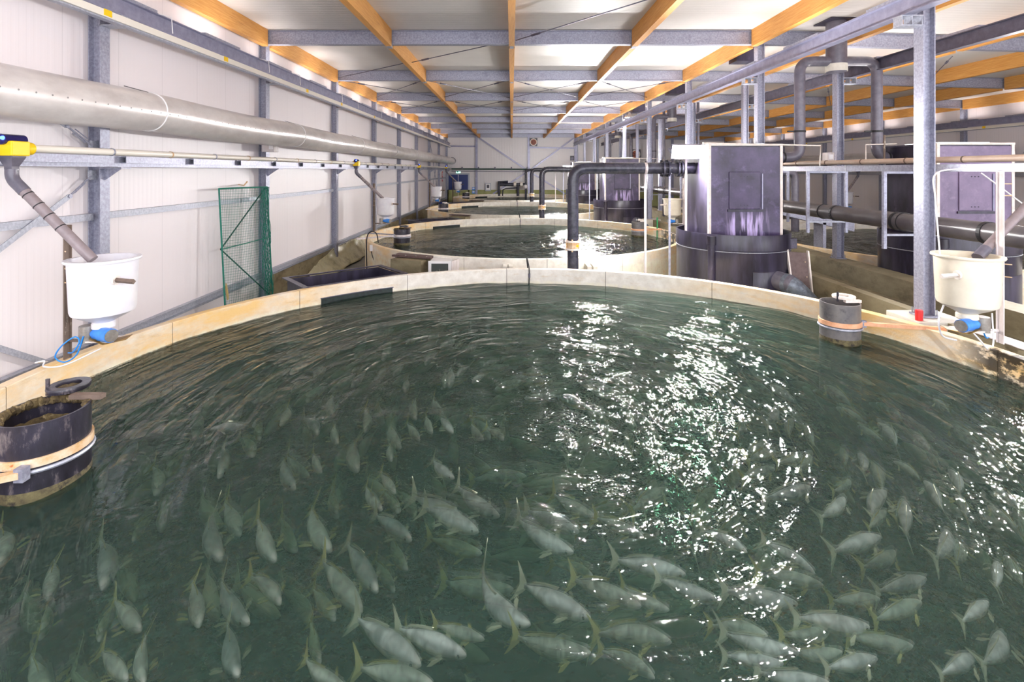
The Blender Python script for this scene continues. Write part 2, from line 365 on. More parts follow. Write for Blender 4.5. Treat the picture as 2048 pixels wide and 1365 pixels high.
# row one and row two columns beside the service channel
for k, y in enumerate(FR):
    if not k: continue
    post(WL, y, 1.22, 6.55, 1, 'steel_column', 'galvanised column on the near side of the concrete channel, %s from the camera' % ORD[k-1], 'steel column', 'columns on the near channel wall')
    if k > 1:
        post(8.07, y, 1.2, 6.45, 1, 'steel_column', 'galvanised column on the far side of the concrete channel, %s in view' % ORD[k-2], 'steel column', 'columns on the far channel wall')
for k in range(4, 10):
    if k in (4, 6, 8) or 1:
        post(XR-.2, FR[k], .0, 6.2, 1, 'wall_post', 'galvanised post on the distant right wall, %s from the right edge of the picture' % ORD[k-4], 'steel post', 'right wall posts', plate=False)
# steel cross beams
for k, y in enumerate(FR[1:]):
    r = thing('cross_beam', (0, y+.09, 6.54), 'galvanised steel cross beam under the flat left roof, %s from the camera' % ORD[k], 'roof beam', 'left roof cross beams')
    m = MB(); m.hbeam((-WL-.15, y+.09, 6.71), (WL+.15, y+.09, 6.71), .15, .35, .014); m.build('beam_body', M['galv'], r)
    for x in (-3.05, 0, 3.05): MB().box(x-.05, x+.05, y-.02, y+.2, 6.47, 6.535).build('hanger_cleat', M['galv_light'], r)
    r = thing('cross_beam', (WL+.2, y+.09, 6.5), 'galvanised steel cross beam sloping down over the right hall, %s from the camera' % ORD[k], 'roof beam', 'right roof cross beams')
    m = MB(); m.hbeam((WL+.17, y+.09, 6.71), (XR-.05, y+.09, roof(XR)-.19), .15, .35, .014); m.build('beam_body', M['galv'], r)
# timber purlins, one per bay and line
LN = [(-WL-.02, 'left wall'), (-3.05, 'left quarter'), (0, 'middle'), (3.05, 'right quarter'), (6.02, 'near column'), (8.07, 'far column'), (11.12, 'first right-hall'), (14.17, 'second right-hall'), (17.22, 'third right-hall'), (20.27, 'right wall')]
for x, nm in LN:
    for k in range(9):
        y0 = FR[k] + (.18 if k else .18-1.6*0); y1 = FR[k+1] + .0
        if k == 0: y0 = .6
        zt = roof(x) - .003
        m = MB(); m.box(x-.07, x+.07, y0+.015, y1-.0, zt-.42, zt)
        o = m.build('timber_purlin', M['wood'])
        tag(o, 'orange glulam roof purlin on the %s line, %s bay from the camera' % (nm, ORD[k]), 'timber beam', 'glulam purlins on the %s line' % nm)
# crossed bracing rods in the roof
def rod(a, b, lab):
    r = thing('brace_rod', a, lab, 'bracing rod', 'roof bracing rods'); m = MB(); m.tube([a, b], .012, 6); m.build('rod', M['rail_dark'], r)
    a, b = Vector(a), Vector(b); c = a.lerp(b, .16); d = (b-a).normalized()
    m = MB(); m.tube([c - d*.14, c + d*.14], .028, 8); m.build('turnbuckle', M['rail_dark'], r)
rod((.1, 12.3, 6.6), (3.0, 9.0, 6.65), 'thin steel bracing rod in the nearest roof bay right of the middle purlin')
rod((3.1, 9.0, 6.66), (5.9, 7.6, 6.68), 'thin steel bracing rod between right quarter purlin and near column, nearest bay')
rod((-6.0, 17.3, 6.6), (-3.1, 14.9, 6.62), 'thin steel bracing rod from left wall towards left quarter purlin, second bay')
rod((-2.98, 14.9, 6.62), (-.1, 12.6, 6.66), 'thin steel bracing rod from left quarter purlin to middle purlin, second bay')
for k in (2, 3):
    for i, (xa, xb) in enumerate(((-6, -3.12), (-3.0, -.1), (.1, 3.0), (3.1, 6.0))):
        rod((xa, FR[k+1]+.3, 6.58), (xb, FR[k+1]+4.7, 6.62), 'thin bracing rod receding rightwards, %s roof bay, %s panel from the left wall' % (ORD[k], ORD[i]))
        rod((xb, FR[k+1]+.3, 6.6), (xa, FR[k+1]+4.7, 6.64), 'thin bracing rod receding leftwards, %s roof bay, %s panel from the left wall' % (ORD[k], ORD[i]))
for k in (1, 2):
    rod((11.2, FR[k+1]+.3, 6.3), (14.1, FR[k+1]+4.7, 6.3), 'thin steel bracing rod over the right hall, bay %s' % ORD[k])
# girts of the left wall
def girt(z0, z1, x0, x1, k, lab, name='wall_rail'):
    y0 = FR[k]+.18 if k else .5; y1 = FR[k+1]
    m = MB(); m.box(x0, x1, y0, y1, z0, z1)
    if z1 - z0 > .12: m = MB(); m.box(x0, x0+.02, y0, y1, z0, z1); m.box(x0+.02, x1, y0, y1, z0, z0+.015); m.box(x0+.02, x1, y0, y1, z1-.015, z1)
    tag(m.build(name, M['galv_light']), lab, 'wall rail')
for k in range(9):
    girt(2.66, 2.76, -6.285, -6.2, k, 'galvanised rail at mid height on the left wall, %s bay from the camera' % ORD[k])
    girt(.70, .85, -6.285, -6.19, k, 'galvanised base rail low on the left wall, %s bay from the camera' % ORD[k])
def brace(a, b, lab, cat='wall brace', w=.07, tb=None):
    r = thing('wall_brace', a, lab, cat); m = MB(); m.bar(a, b, .012, w, up=(0, .3, 1)); m.build('flat_bar', M['galv_light'], r)
    if tb:
        m = MB(); m.tube([b, tb], .014, 8); m.build('tension_rod', M['galv'], r)
        d = Vector(tb) - Vector(b); m = MB()
        for s in (-.03, .03): m.tube([Vector(b)+d*.25+Vector((.01, s*.7, s)), Vector(b)+d*.72+Vector((.01, s*.7, s))], .008, 6)
        m.build('turnbuckle', M['galv'], r)
        MB().lathe([(0, 0), (.03, 0), (.03, .02), (0, .02)], Vector(b)+Vector((.0, 0, 0)), 10, 'x').build('pin', M['galv'], r)
        MB().box(-6.2, -6.185, tb[1]-.05, tb[1]+.1, tb[2]-.06, tb[2]+.08).build('gusset', M['galv_light'], r)
brace((-6.19, 5.2, 1.92), (-6.19, 7.0, 3.04), 'galvanised diagonal brace rising to the nearest left wall post, below the feed pipe', tb=(-6.19, 7.36, 3.32))
brace((-6.19, 5.6, 4.75), (-6.19, 6.95, 4.02), 'galvanised diagonal brace with open turnbuckle half hidden by the silver duct', tb=(-6.19, 7.38, 3.76))
brace((-6.19, 5.0, 1.95), (-6.19, 7.36, .36), 'galvanised diagonal brace falling to the foot of the nearest left wall post')
for i, (a, b) in enumerate((((-6.15, FR[7]+.2, .6), (-6.15, FR[8], 5.6)), ((-6.15, FR[7]+.2, 5.6), (-6.15, FR[8], .6)))):
    r = thing('brace_rod', a, 'thin crossed wall brace rod near the far end of the left wall, %s' % ('rising away' if i == 0 else 'falling away'), 'bracing rod'); MB().tube([a, b], .02, 6).build('rod', M['rail'], r)

# long rail beams on brackets
def rail(x, z0, h, lab, side, m_, ks):
    r = thing('rail_beam', (x, 1, z0), lab, 'rail beam')
    MB().hbeam((x, 1.0, z0+h/2), (x, FARY-.3, z0+h/2), .15, h, .016).build('beam_body', m_, r)
    for k in ks:
        y = FR[k]+.09; m = MB()
        m.box(x-.09, x+.28*side if side > 0 else x+.09, y-.08, y+.08, z0-.025, z0)
        m = MB(); xa, xb = (x-.1, x+.22) if side > 0 else (x-.25, x+.1)
        m.box(xa, xb, y-.09, y+.09, z0-.02, z0-.001); m.box(xa, xb, y-.09, y+.09, z0-.16, z0-.145)
        for t in (.02, .5, .95): m.box(xa+(xb-xa)*t, xa+(xb-xa)*t+.012, y-.085, y+.085, z0-.15, z0-.015)
        m.build('bracket', M['galv_light'], r)
    return r
rail(5.88, 5.71, .27, 'long grey steel rail beam carried on brackets left of the near column row', 1, M['rail'], range(1, 9))
rail(8.47, 5.71, .27, 'long dark steel rail beam carried right of the far column row', -1, M['rail_dark'], range(2, 9))
rail(-5.88, 5.71, .27, 'long grey steel rail beam carried along the left wall posts', -1, M['rail'], range(1, 9))
rail(20.0, 5.3, .27, 'long grey steel rail beam along the distant right wall', 1, M['rail'], range(4, 9))
def track(x, z, lab, ys):
    r = thing('trolley_track', (x, 2, z), lab, 'cable track')
    MB().box(x-.05, x+.05, 2.0, FARY-1, z-.05, z+.05).build('track_body', M['pipe_white'], r)
    MB().box(x-.08, x+.02, 2.0, FARY-1, z-.075, z-.052).build('lower_lip', M['galv_light'], r)
    for y in ys:
        MB().box(x-.053, x+.054, y, y+.14, z-.035, z+.054).build('yellow_marker', M['yellow'], r)
    return r
track(-5.72, 5.60, 'cream cable track with yellow markers under the left rail beam', (6.95, 9.85, 13.8, 16.6, 20.6, 26, 33))
track(19.85, 5.2, 'pale cable track with yellow markers on the distant right wall', (20.9, 24.5, 29, 33.5, 38))
for k in range(1, 9):
    y = FR[k] - .9
    for s, t in ((0, 'nearer'), (1.7, 'farther')):
        r = thing('beam_clip', (-5.8, y+s, 5.99), 'small pale clip on the left rail beam, %s of the pair in the %s bay' % (t, ORD[k-1]), 'clip', 'cable clips on the left rail beam')
        MB().tube([(-5.86, y+s, 5.985), (-5.62, y+s+.05, 5.93), (-5.60, y+s+.05, 5.66)], .008, 5).build('clip_wire', M['white'], r)
# linear uplights added unseen on the rail beams to brighten the roof
def fill_lights(x, z, nm, ys):
    for i, y in enumerate(ys):
        r = thing('fill_light', (x, y, z), 'slim linear uplight added unseen on the %s rail beam, %s from the camera' % (nm, ORDN(i)), 'lamp', 'uplights on the %s rail beam' % nm)
        MB().box(x-.07, x+.07, y, y+1.2, z, z+.006).box(x-.07, x-.058, y, y+1.2, z+.006, z+.042).box(x+.058, x+.07, y, y+1.2, z+.006, z+.042).box(x-.058, x+.058, y, y+.012, z+.006, z+.042).box(x-.058, x+.058, y+1.188, y+1.2, z+.006, z+.042).build('lamp_housing', M['galv'], r); MB().box(x-.055, x+.055, y+.02, y+1.18, z+.007, z+.014).build('fill_strip', M['strip'], r)
def ORDN(i): return (ORD + ['twelfth', 'thirteenth', 'fourteenth', 'fifteenth', 'sixteenth', 'seventeenth', 'eighteenth', 'nineteenth'])[i]
fill_lights(-5.88, 5.981, 'left', [2.0+2.5*k for k in range(18)])
fill_lights(5.88, 5.981, 'near-column', [2.0+2.5*k for k in range(18)])
fill_lights(8.47, 5.981, 'far-column', [9.0+2.5*k for k in range(15)])
fill_lights(20.0, 5.571, 'right wall', [14.0+2.5*k for k in range(13)])
# silver fabric duct along the left wall
r = thing('air_duct', (-5.63, 3, 4.31), 'long silver fabric air duct hanging along the left wall, hooped at intervals', 'air duct')
pts, rs = [], []; n = 220
for i in range(n+1):
    y = 3.0 + (47.3-3.0)*i/n; ph = ((y-7.75) % 5.2)/5.2
    pts.append((-5.63, y, 4.31 - .035*math.sin(PI*ph))); rs.append(.305 - .022*math.exp(-min(ph, 1-ph)*34))
d = MB().tube(pts, .3, 40, rs=rs); d.build('duct_skin', M['foil'], r, smooth=True)
y = 7.75
while y < 46:
    MB().ring((-5.63, y, 4.31), .297, .011, 40, 6, 'y').build('white_hoop', M['white'], r, smooth=True)
    MB().tube([(-5.63, y, 4.61), (-5.66, y-.45, 4.635)], .006, 5).build('hanger_wire', M['blackcable'], r)
    y += 5.2
h = MB()
for i in range(150):
    y = 3.2 + i*.2; a = -.16
    h.lathe([(0, .309), (.011, .309), (.011, .303)], (-5.63, y, 4.31), 8, 'x')
vs = h.v; c, s_ = math.cos(.12), math.sin(.12)
for v in vs:
    x, z = v.x+5.63, v.z-4.31; v.x = -5.63 + x*c + z*s_; v.z = 4.31 - x*s_ + z*c
h.build('nozzle_holes', mat('grey_nozzle', (130, 126, 124), rough=.5), r, kind='stuff')
MB().lathe([(.30, 0), (.33, 0), (.33, .2), (.30, .2)], (-5.63, 47.25, 4.31), 24, 'y').build('end_collar', M['black'], r)

# feed pipe on its tray
def feedline(x, z, lab1, lab2, pm, side, y0, gap=.88, yend=47.3):
    r = thing('feed_pipe', (x, y0, z), lab1, 'feed pipe')
    MB().tube([(x, y0, z), (x, yend, z)], .048, 16).build('pipe_body', pm, r, smooth=True)
    y = y0 + .9; k = 0
    while y < 30:
        MB().lathe([(.049, -.012), (.056, -.012), (.056, .012), (.049, .012)], (x, y, z), 16, 'y').build('pipe_clamp' if k % 2 else 'joint_ring', M['galv'] if k % 2 else M['strap'], r)
        y += 1.25; k += 1
    t = thing('cable_tray', (x - .1*side, y0, z-.19), lab2, 'cable tray')
    MB().box(x-side*.12, x-side*.10, y0, yend, z-.2, z-.05).box(x-side*.11, x-side*.0, y0, yend, z-.215, z-.2).build('tray_back', M['galv'], t)
    y = y0+.15
    for k in range(34):
        if y > yend-1.4: break
        MB().box(x-side*.099, x-side*.02, y, y+1.25, z-.16, z-.145).box(x-side*.03, x-side*.02, y, y+1.25, z-.145, z-.07).box(x-side*.099, x-side*.02, y, y+1.25, z-.07, z-.057).build('channel_piece', M['galv'], t)
        y += 1.6
    return r, t
feedline(-5.8, 3.665, 'cream feed pipe running the length of the left wall', 'galvanised tray carrying the cream feed pipe on the left wall', M['pipe_white'], 1, 2.6)
for k in range(1, 10):
    y = FR[k]; r = thing('tray_bracket', (-6.0, y, 3.42), 'galvanised bracket holding the feed tray at the left wall post, %s from the camera' % ORD[k-1], 'bracket', 'feed tray brackets')
    m = MB(); m.box(-6.1, -5.78, y-.01, y+.19, 3.425, 3.445); m.prism([(-6.1, y+.08, 3.425), (-5.85, y+.08, 3.425), (-6.1, y+.08, 3.25)], (0, .012, 0)); m.build('bracket_body', M['galv'], r)
# aisle tray: box rail, tan pipe, hanging racks and the big dark main
x = 7.15
r = thing('feed_pipe', (x, 5, 3.56), 'dusty tan feed pipe on the steel rail between the two column rows', 'feed pipe')
MB().tube([(x, 4.5, 3.575), (x, 46, 3.575)], .05, 16).build('pipe_body', M['pipe_tan'], r, smooth=True)
for k in range(16): MB().lathe([(.051, -.012), (.057, -.012), (.057, .012), (.051, .012)], (x, 5.6+1.15*k, 3.575), 16, 'y').build('joint_ring', M['post_brown'], r)
t = thing('hanging_rail', (x, 4.5, 3.4), 'galvanised box rail over the channel carrying the tan pipe and hanging racks', 'steel rail')
MB().box(x-.06, x+.06, 4.5, 46, 3.38, 3.50).build('rail_body', M['galv'], t)
for k in range(8): MB().box(x-.065, x+.065, 6.0+4.6*k, 6.03+4.6*k, 3.37, 3.51).build('splice_plate', M['galv_light'], t)
r = thing('main_pipe', (7.15, 4, 2.46), 'big dark grey main pipe slung over the concrete channel', 'main pipe')
MB().tube([(7.15, 3.5, 2.46), (7.15, 47.0, 2.46)], .16, 28).build('pipe_body', M['pipe_bigdark'], r, smooth=True)
for k, yy in enumerate((7.5, 9.25, 11.0, 15, 19, 23, 27, 31, 35)): MB().lathe([(.161, -.03), (.172, -.03), (.172, .03), (.161, .03)], (7.15, yy, 2.46), 28, 'y').build('rubber_collar', M['blackcable'], r)
for k, yy in enumerate((9.06, 11.4, 13.8, 16.2, 20.0, 24, 28, 32, 36)):
    r = thing('pipe_rack', (7.15, yy, 2.2), 'galvanised hanging rack cradling the big main pipe, %s from the camera' % ORD[k], 'pipe rack', 'racks under the main pipe')
    for xx in (6.75, 7.62): MB().box(xx-.028, xx+.028, yy-.028, yy+.028, 1.98, 3.38).build('hanger', M['galv'], r)
    MB().box(6.75, 7.75, yy-.02, yy+.02, 2.21, 2.25).build('cross_bar', M['galv_light'], r)
    MB().box(6.72, 7.65, yy-.025, yy+.025, 3.34, 3.38).build('top_bar', M['galv'], r)
    MB().ring((7.15, yy+.04, 2.46), .168, .008, 24, 6, 'y').build('hoop', M['blackcable'], r)

# concrete service channel
def wallseg(x0, x1, lab, cap=None, mm='conc_dark'):
    r = thing('channel_wall', ((x0+x1)/2, 2, 0), lab, 'concrete wall')
    MB().box(x0, x1, 1.5, 47.3, 0, 1.2).build('wall_body', M[mm], r)
    return r
wallseg(6.27, 6.46, 'stained concrete wall on the near side of the service channel')
wallseg(7.85, 8.36, 'stained concrete wall on the far side of the service channel')
MB().box(6.46, 7.85, 1.5, 47.3, .0, .12).build('trim_1', M['conc_dark'], kind='structure')
o = MB().box(6.47, 6.62, 3.0, 47.3, .86, .90).build('channel_ledge', M['conc_dark']); tag(o, 'narrow brown ledge inside the service channel along the near wall', 'ledge')
o = MB().box(7.72, 7.85, 1.5, 47.3, .72, .78).build('channel_ledge', M['conc_dark']); tag(o, 'narrow brown ledge inside the service channel along the far wall', 'ledge')
o = MB().box(6.25, 6.50, 2.5, 6.95, 1.203, 1.215).build('capping_strip', M['white_stain']); tag(o, 'whitish capping strip on the near channel wall behind the right feed bin', 'capping strip')
for k in range(1, 10):
    y = FR[k]; zt = 1.215 if k == 1 else 1.215
    o = MB().box(5.86, 6.62, y-.22, y+.42, 0, zt).build('concrete_footing', M['conc_light'], bevel=.01); tag(o, 'pale concrete footing block under the near channel column, %s from the camera' % ORD[k-1], 'footing', 'column footings')
o = MB().lathe([(0, 0), (.045, 0), (.05, .13), (.045, .15), (0, .15)], (5.93, 7.28, 1.217), 16).build('red_cup', M['red'], smooth=True); tag(o, 'small red plastic cup standing on the footing at the nearest column', 'cup')

# far wall steelwork and fittings
def fpost(px, z0, z1, lab, w=.2):
    x = (px-VX)*(FARY-.2)/F; o = MB().hbeam((x, FARY-.16, z0), (x, FARY-.16, z1), w, .16, .014, up=(0, 1, 0)).build('wall_post', M['rail']); tag(o, lab, 'steel post', 'back wall posts')
fpost(953, 0, 6.9, 'grey post on the back wall just right of the blue doors'); fpost(1057.5, 0, 6.9, 'grey post on the back wall behind the two nearest swan neck pipes'); fpost(1151, 0, 6.9, 'grey post on the back wall at the right end of the left hall')
for px in (1250, 1345): fpost(px, 0, 6.7, 'grey post on the back wall of the right hall, at %s' % ('its left end' if px == 1250 else 'its middle'))
def fbar(a, b, lab, w=.14, mm='rail', dy=.3):
    p, q = at(a[0], a[1], FARY-dy), at(b[0], b[1], FARY-dy); o = MB().bar(p, q, .05, w, up=(0, 1, 0) if 0 else (0, 0, 1)).build('wall_brace', M[mm]); tag(o, lab, 'wall brace')
fbar((958, 276), (1055, 341), 'long diagonal brace falling right across the back wall'); fbar((1148, 276), (1060, 341), 'long diagonal brace falling left across the back wall')
fbar((1053, 345), (986, 388), 'lower diagonal brace on the back wall left of its middle post'); fbar((1062, 345), (1130, 388), 'lower diagonal brace on the back wall right of its middle post')
fbar((896, 292.5), (951, 293), 'short horizontal rail high on the back wall above the blue doors', dy=.2); fbar((1060, 295), (1150, 296.5), 'short horizontal rail on the back wall below the round fan', dy=.2)
r = thing('wall_conduit', (0, FARY-.5, 3.4), 'dark green horizontal pipe with fittings crossing the back wall', 'pipe')
p, q = at(903, 338, FARY-.5), at(1320, 341, FARY-.5)
MB().tube([p, q], .08, 10).build('pipe_body', M['greenpipe'], r); MB().bar(p - Vector((0, 0, .2)), q - Vector((0, 0, .2)), .1, .07).build('lower_rail', M['rail_dark'], r)
for k in range(9): MB().box(p.x+1+1.55*k-.06, p.x+1+1.55*k+.06, FARY-.6, FARY-.4, 3.5, 3.72).build('fitting', M['rail_dark'], r)
# double doors
dz1 = at(0, 349.5, FARY).z; r = thing('door_1', (-5.1, FARY-.05, 0), None, None); r['kind'] = 'structure'
xl, xm, xr = [(p-VX)*(FARY-.1)/F for p in (897, 916.5, 936)]
MB().box(xl, xm-.02, FARY-.1, FARY-.03, 0, dz1).build('door_leaf', M['bluedoor'], r); MB().box(xm+.02, xr, FARY-.1, FARY-.03, 0, dz1).build('door_leaf', M['bluedoor'], r)
MB().box(xl-.12, xl, FARY-.12, FARY, 0, dz1+.14).box(xr, xr+.14, FARY-.12, FARY, 0, dz1+.14).box(xl, xr, FARY-.12, FARY, dz1, dz1+.14).build('door_frame', M['galv_light'], r)
MB().box(xm-.02, xm+.02, FARY-.13, FARY-.03, 0, dz1).build('middle_strip', M['white'], r)
MB().box(xr-.95, xr-.5, FARY-.16, FARY-.1, 1.45, 1.52).build('door_handle', M['steel'], r)
e = thing('exit_sign', at(916.5, 344, FARY-.45), 'small glowing green emergency exit sign above the blue double doors', 'exit sign')
c = at(916.5, 344, FARY-.45); MB().box(c.x-.22, c.x+.22, c.y, c.y+.06, c.z-.12, c.z+.12).build('housing', M['white'], e); MB().box(c.x-.2, c.x+.2, c.y-.012, c.y-.001, c.z-.1, c.z+.1).build('lit_face', M['exit'], e)
MB().box(c.x-.14, c.x-.02, c.y-.016, c.y-.013, c.z-.06, c.z+.06).build('running_figure', M['greenpole'], e)
MB().prism([(c.x+.02, c.y-.016, c.z-.05), (c.x+.13, c.y-.016, c.z), (c.x+.02, c.y-.016, c.z+.05)], (0, .003, 0)).build('arrow', M['greenpole'], e)
def fan(px, py, s, lab):
    c = at(px, py, FARY-.35); r = thing('wall_fan', c, lab, 'fan'); 
    MB().box(c.x-s/2, c.x+s/2, c.y, c.y+.3, c.z-s/2, c.z+s/2).build('housing', M['black'], r)
    MB().lathe([(s*.36, -.05), (s*.46, -.05), (s*.46, 0), (s*.36, 0)], c, 28, 'y').build('rim_ring', M['trim'], r)
    MB().lathe([(0, -.015), (s*.37, -.015), (s*.37, 0)], c, 28, 'y').build('mesh_face', M['fanred'], r)
    b = MB()
    for k in range(5):
        a = 2*PI*k/5; d = Vector((math.cos(a), 0, math.sin(a))); b.bar(c + d*.06 + Vector((0, -.03, 0)), c + d*s*.34 + Vector((0, -.03, 0)), .1, .015, up=(0, 1, 0))
    b.build('blades', mat('dark_fan_blade', (96, 44, 34), rough=.5), r)
fan(1067, 284.5, .74, 'round red-brown fan in a square housing high on the back wall'); fan(1271, 309, .95, 'round red-brown fan on the back wall of the right hall above the second black tub')
c = at(1144.5, 316.5, FARY-.4); r = thing('loudspeaker', c, 'small black loudspeaker box high on the back wall', 'loudspeaker'); MB().box(c.x-.18, c.x+.18, c.y, c.y+.25, c.z-.22, c.z+.22).build('cabinet', M['black'], r); MB().lathe([(0, 0), (.11, 0), (.12, .01)], c+Vector((0, -.02, -.03)), 16, 'y').build('cone', M['rail_dark'], r)
c = at(976, 374.5, FARY-.3); r = thing('control_cabinet', c - Vector((0, 0, .38)), 'grey wall cabinet with dark window on the back wall', 'cabinet')
MB().box(c.x-.27, c.x+.27, c.y, c.y+.18, c.z-.38, c.z+.38).build('cabinet_body', M['galv_light'], r, bevel=.01); MB().box(c.x-.2, c.x+.2, c.y-.02, c.y, c.z-.25, c.z+.3).build('cabinet_door', M['white'], r); MB().box(c.x-.12, c.x+.12, c.y-.03, c.y-.021, c.z-.08, c.z+.22).build('dark_window', M['black'], r)
for i, py in enumerate((377.5, 384.5)):
    c = at(947, py, FARY-.2); r = thing('wall_socket', c, '%s of two blue power sockets on the back wall beside the doors' % ('upper' if i == 0 else 'lower'), 'socket'); MB().box(c.x-.14, c.x+.14, c.y, c.y+.1, c.z-.13, c.z+.13).build('socket_body', M['blue'], r); MB().box(c.x-.1, c.x+.1, c.y-.03, c.y, c.z-.03, c.z+.08).build('socket_lid', M['white'], r)
def fpipe(pts, rr, lab, name='pipework', dy=.7):
    q = [at(a, b, FARY-dy) for a, b in pts]; r = thing(name, q[0], lab, 'pipework'); MB().tube(q, rr, 12).build('pipe_body', M['pipe_black'], r, smooth=True); return r, q
r, q = fpipe([(998, 392), (998, 364), (1016, 364)], .13, 'black L-shaped pipe standing left on the back wall')
r, q = fpipe([(1000, 369), (1052, 369)], .14, 'thick horizontal black pipe low on the back wall')
for k in (1030, 1043): c = at(k, 369, FARY-.7); MB().lathe([(.15, -.12), (.24, -.12), (.24, .12), (.15, .12)], c, 16, 'x').build('valve_flange', M['trim'], r)
fpipe([(1036, 369), (1036, 392)], .13, 'short vertical black pipe dropping below the thick back wall pipe'); fpipe([(1005, 392), (1006, 380), (1012, 377), (1034, 376)], .05, 'thin curved black pipe under the thick back wall pipe')
c = Vector((-6.27, 45.2, 2.75)); r = thing('safety_sign', c, 'small red and white safety sign near the end of the left wall', 'sign'); MB().box(-6.285, -6.26, 45, 45.5, 2.4, 3.3).build('sign_plate', M['red'], r); MB().box(-6.258, -6.25, 45.08, 45.42, 2.85, 3.2).build('white_panel', M['white'], r)
MB().box(-6.258, -6.25, 45.08, 45.42, 2.5, 2.75).build('white_panel', M['white'], r)
c = at(884.5, 404, 40.5); r = thing('blue_barrel', (c.x, 40.5, 0), 'blue plastic barrel beside the third feed bin', 'barrel'); MB().lathe([(0, 0), (.28, 0), (.3, .05), (.3, .82), (.26, .88), (0, .9)], (c.x, 40.5, 0.0), 24).build('barrel_body', M['bluedoor'], r, smooth=True)
o = MB().box(c.x-.4, c.x+.4, 40.1, 40.9, -.0, .02).build('barrel_plinth', M['conc']) if 0 else None
# junction boxes
for (px, py, Y, lab) in ((1657, 315, 12.3, 'small grey switch box on the nearest far-channel column'), (546, 296, 12.3, 'small grey junction box on the second left wall post')):
    c = at(px, py, Y); r = thing('switch_box', c, lab, 'switch box'); MB().box(c.x-(.08 if px > 600 else .23), c.x+.08, c.y-.1, c.y+.12, c.z-.1, c.z+.12).build('box_body', M['white_stain'], r, bevel=.006); MB().box(c.x-.05, c.x+.05, c.y-.108, c.y-.101, c.z-.04, c.z+.07).build('box_lid', M['white'], r)
# ---------------------------------------------------------------- tanks
TC, RI, TH, RIM, WZ, PITCH = (.39, 5.58), 5.545, .14, 1.2, .89, 11.95
JA = math.radians(95.2); STEP = PI/8
def make_tank():
    r = thing('fish_tank', (TC[0], TC[1], 0), 'nearest round concrete fish tank, filling the foreground', 'fish tank', 'round fish tanks')
    for k in range(16):
        a0 = JA + k*STEP + .0009; a1 = a0 + STEP - .0018; m = MB(); n = 8
        for i in range(n+1):
            a = a0 + (a1-a0)*i/n
            for rr, z in ((RI, 0), (RI, RIM-.008), (RI+.008, RIM), (RI+TH-.008, RIM), (RI+TH, RIM-.008), (RI+TH, 0)):
                m.v.append(Vector((TC[0]+rr*math.cos(a), TC[1]+rr*math.sin(a), z)))
        for i in range(n):
            for j in range(6): m.f.append((i*6+j, i*6+(j+1) % 6, (i+1)*6+(j+1) % 6, (i+1)*6+j))
        m.f += [(5, 4, 3, 2, 1, 0), tuple(n*6+j for j in range(6))]
        m.build('wall_panel', M['tank'], r)
        a = JA + k*STEP
        if k % 1 == 0:
            s = MB(); s.lathe([(RI+.006, 0), (RI+.006, RIM-.006), (RI+TH-.006, RIM-.006), (RI+TH-.006, 0)], (TC[0], TC[1], 0), 2, a0=a-.0009, a1=a+.0009); s.build('joint_seal', M['seal'], r)
    MB().lathe([(0, .02), (RI-.003, .02)], (TC[0], TC[1], 0), 64).build('tank_floor', M['tankfloor'], r)
    a0, a1 = math.radians(121.0), math.radians(136.0)
    MB().lathe([(RI-.012, .84), (RI-.012, .98), (RI-.001, .98), (RI-.001, .84)], (TC[0], TC[1], 0), 12, a0=a0, a1=a1).build('overflow_slot', M['darkhole'], r)
    MB().lathe([(RI-.03, .98), (RI-.03, .99), (RI-.001, .99), (RI-.001, .98)], (TC[0], TC[1], 0), 12, a0=a0-.003, a1=a1+.003).build('slot_lip', M['rail_dark'], r)
    return r
tank = make_tank()
TL = ['nearest', 'second', 'third', 'fourth and farthest']
TCY, TSC = [5.58, 17.75, 29.8, 41.95], [1, .945, .94, .93]
def tanksized(o, k, **kw):
    c = clone(o, dy=TCY[k]-TCY[0], **kw); c.scale = (TSC[k], TSC[k], 1); return c
tanks = [tank] + [tanksized(tank, k, label='%s round concrete fish tank in the left hall' % TL[k]) for k in (1, 2, 3)]
RT = (14.1, 15.9)
for k in (0, 1): clone(tank, dx=RT[0]-TC[0], dy=RT[1]-TC[1]+11.9*k, label='%s round concrete tank in the right hall beyond the channel' % ('nearer' if k == 0 else 'farther'), rz=math.radians(11))

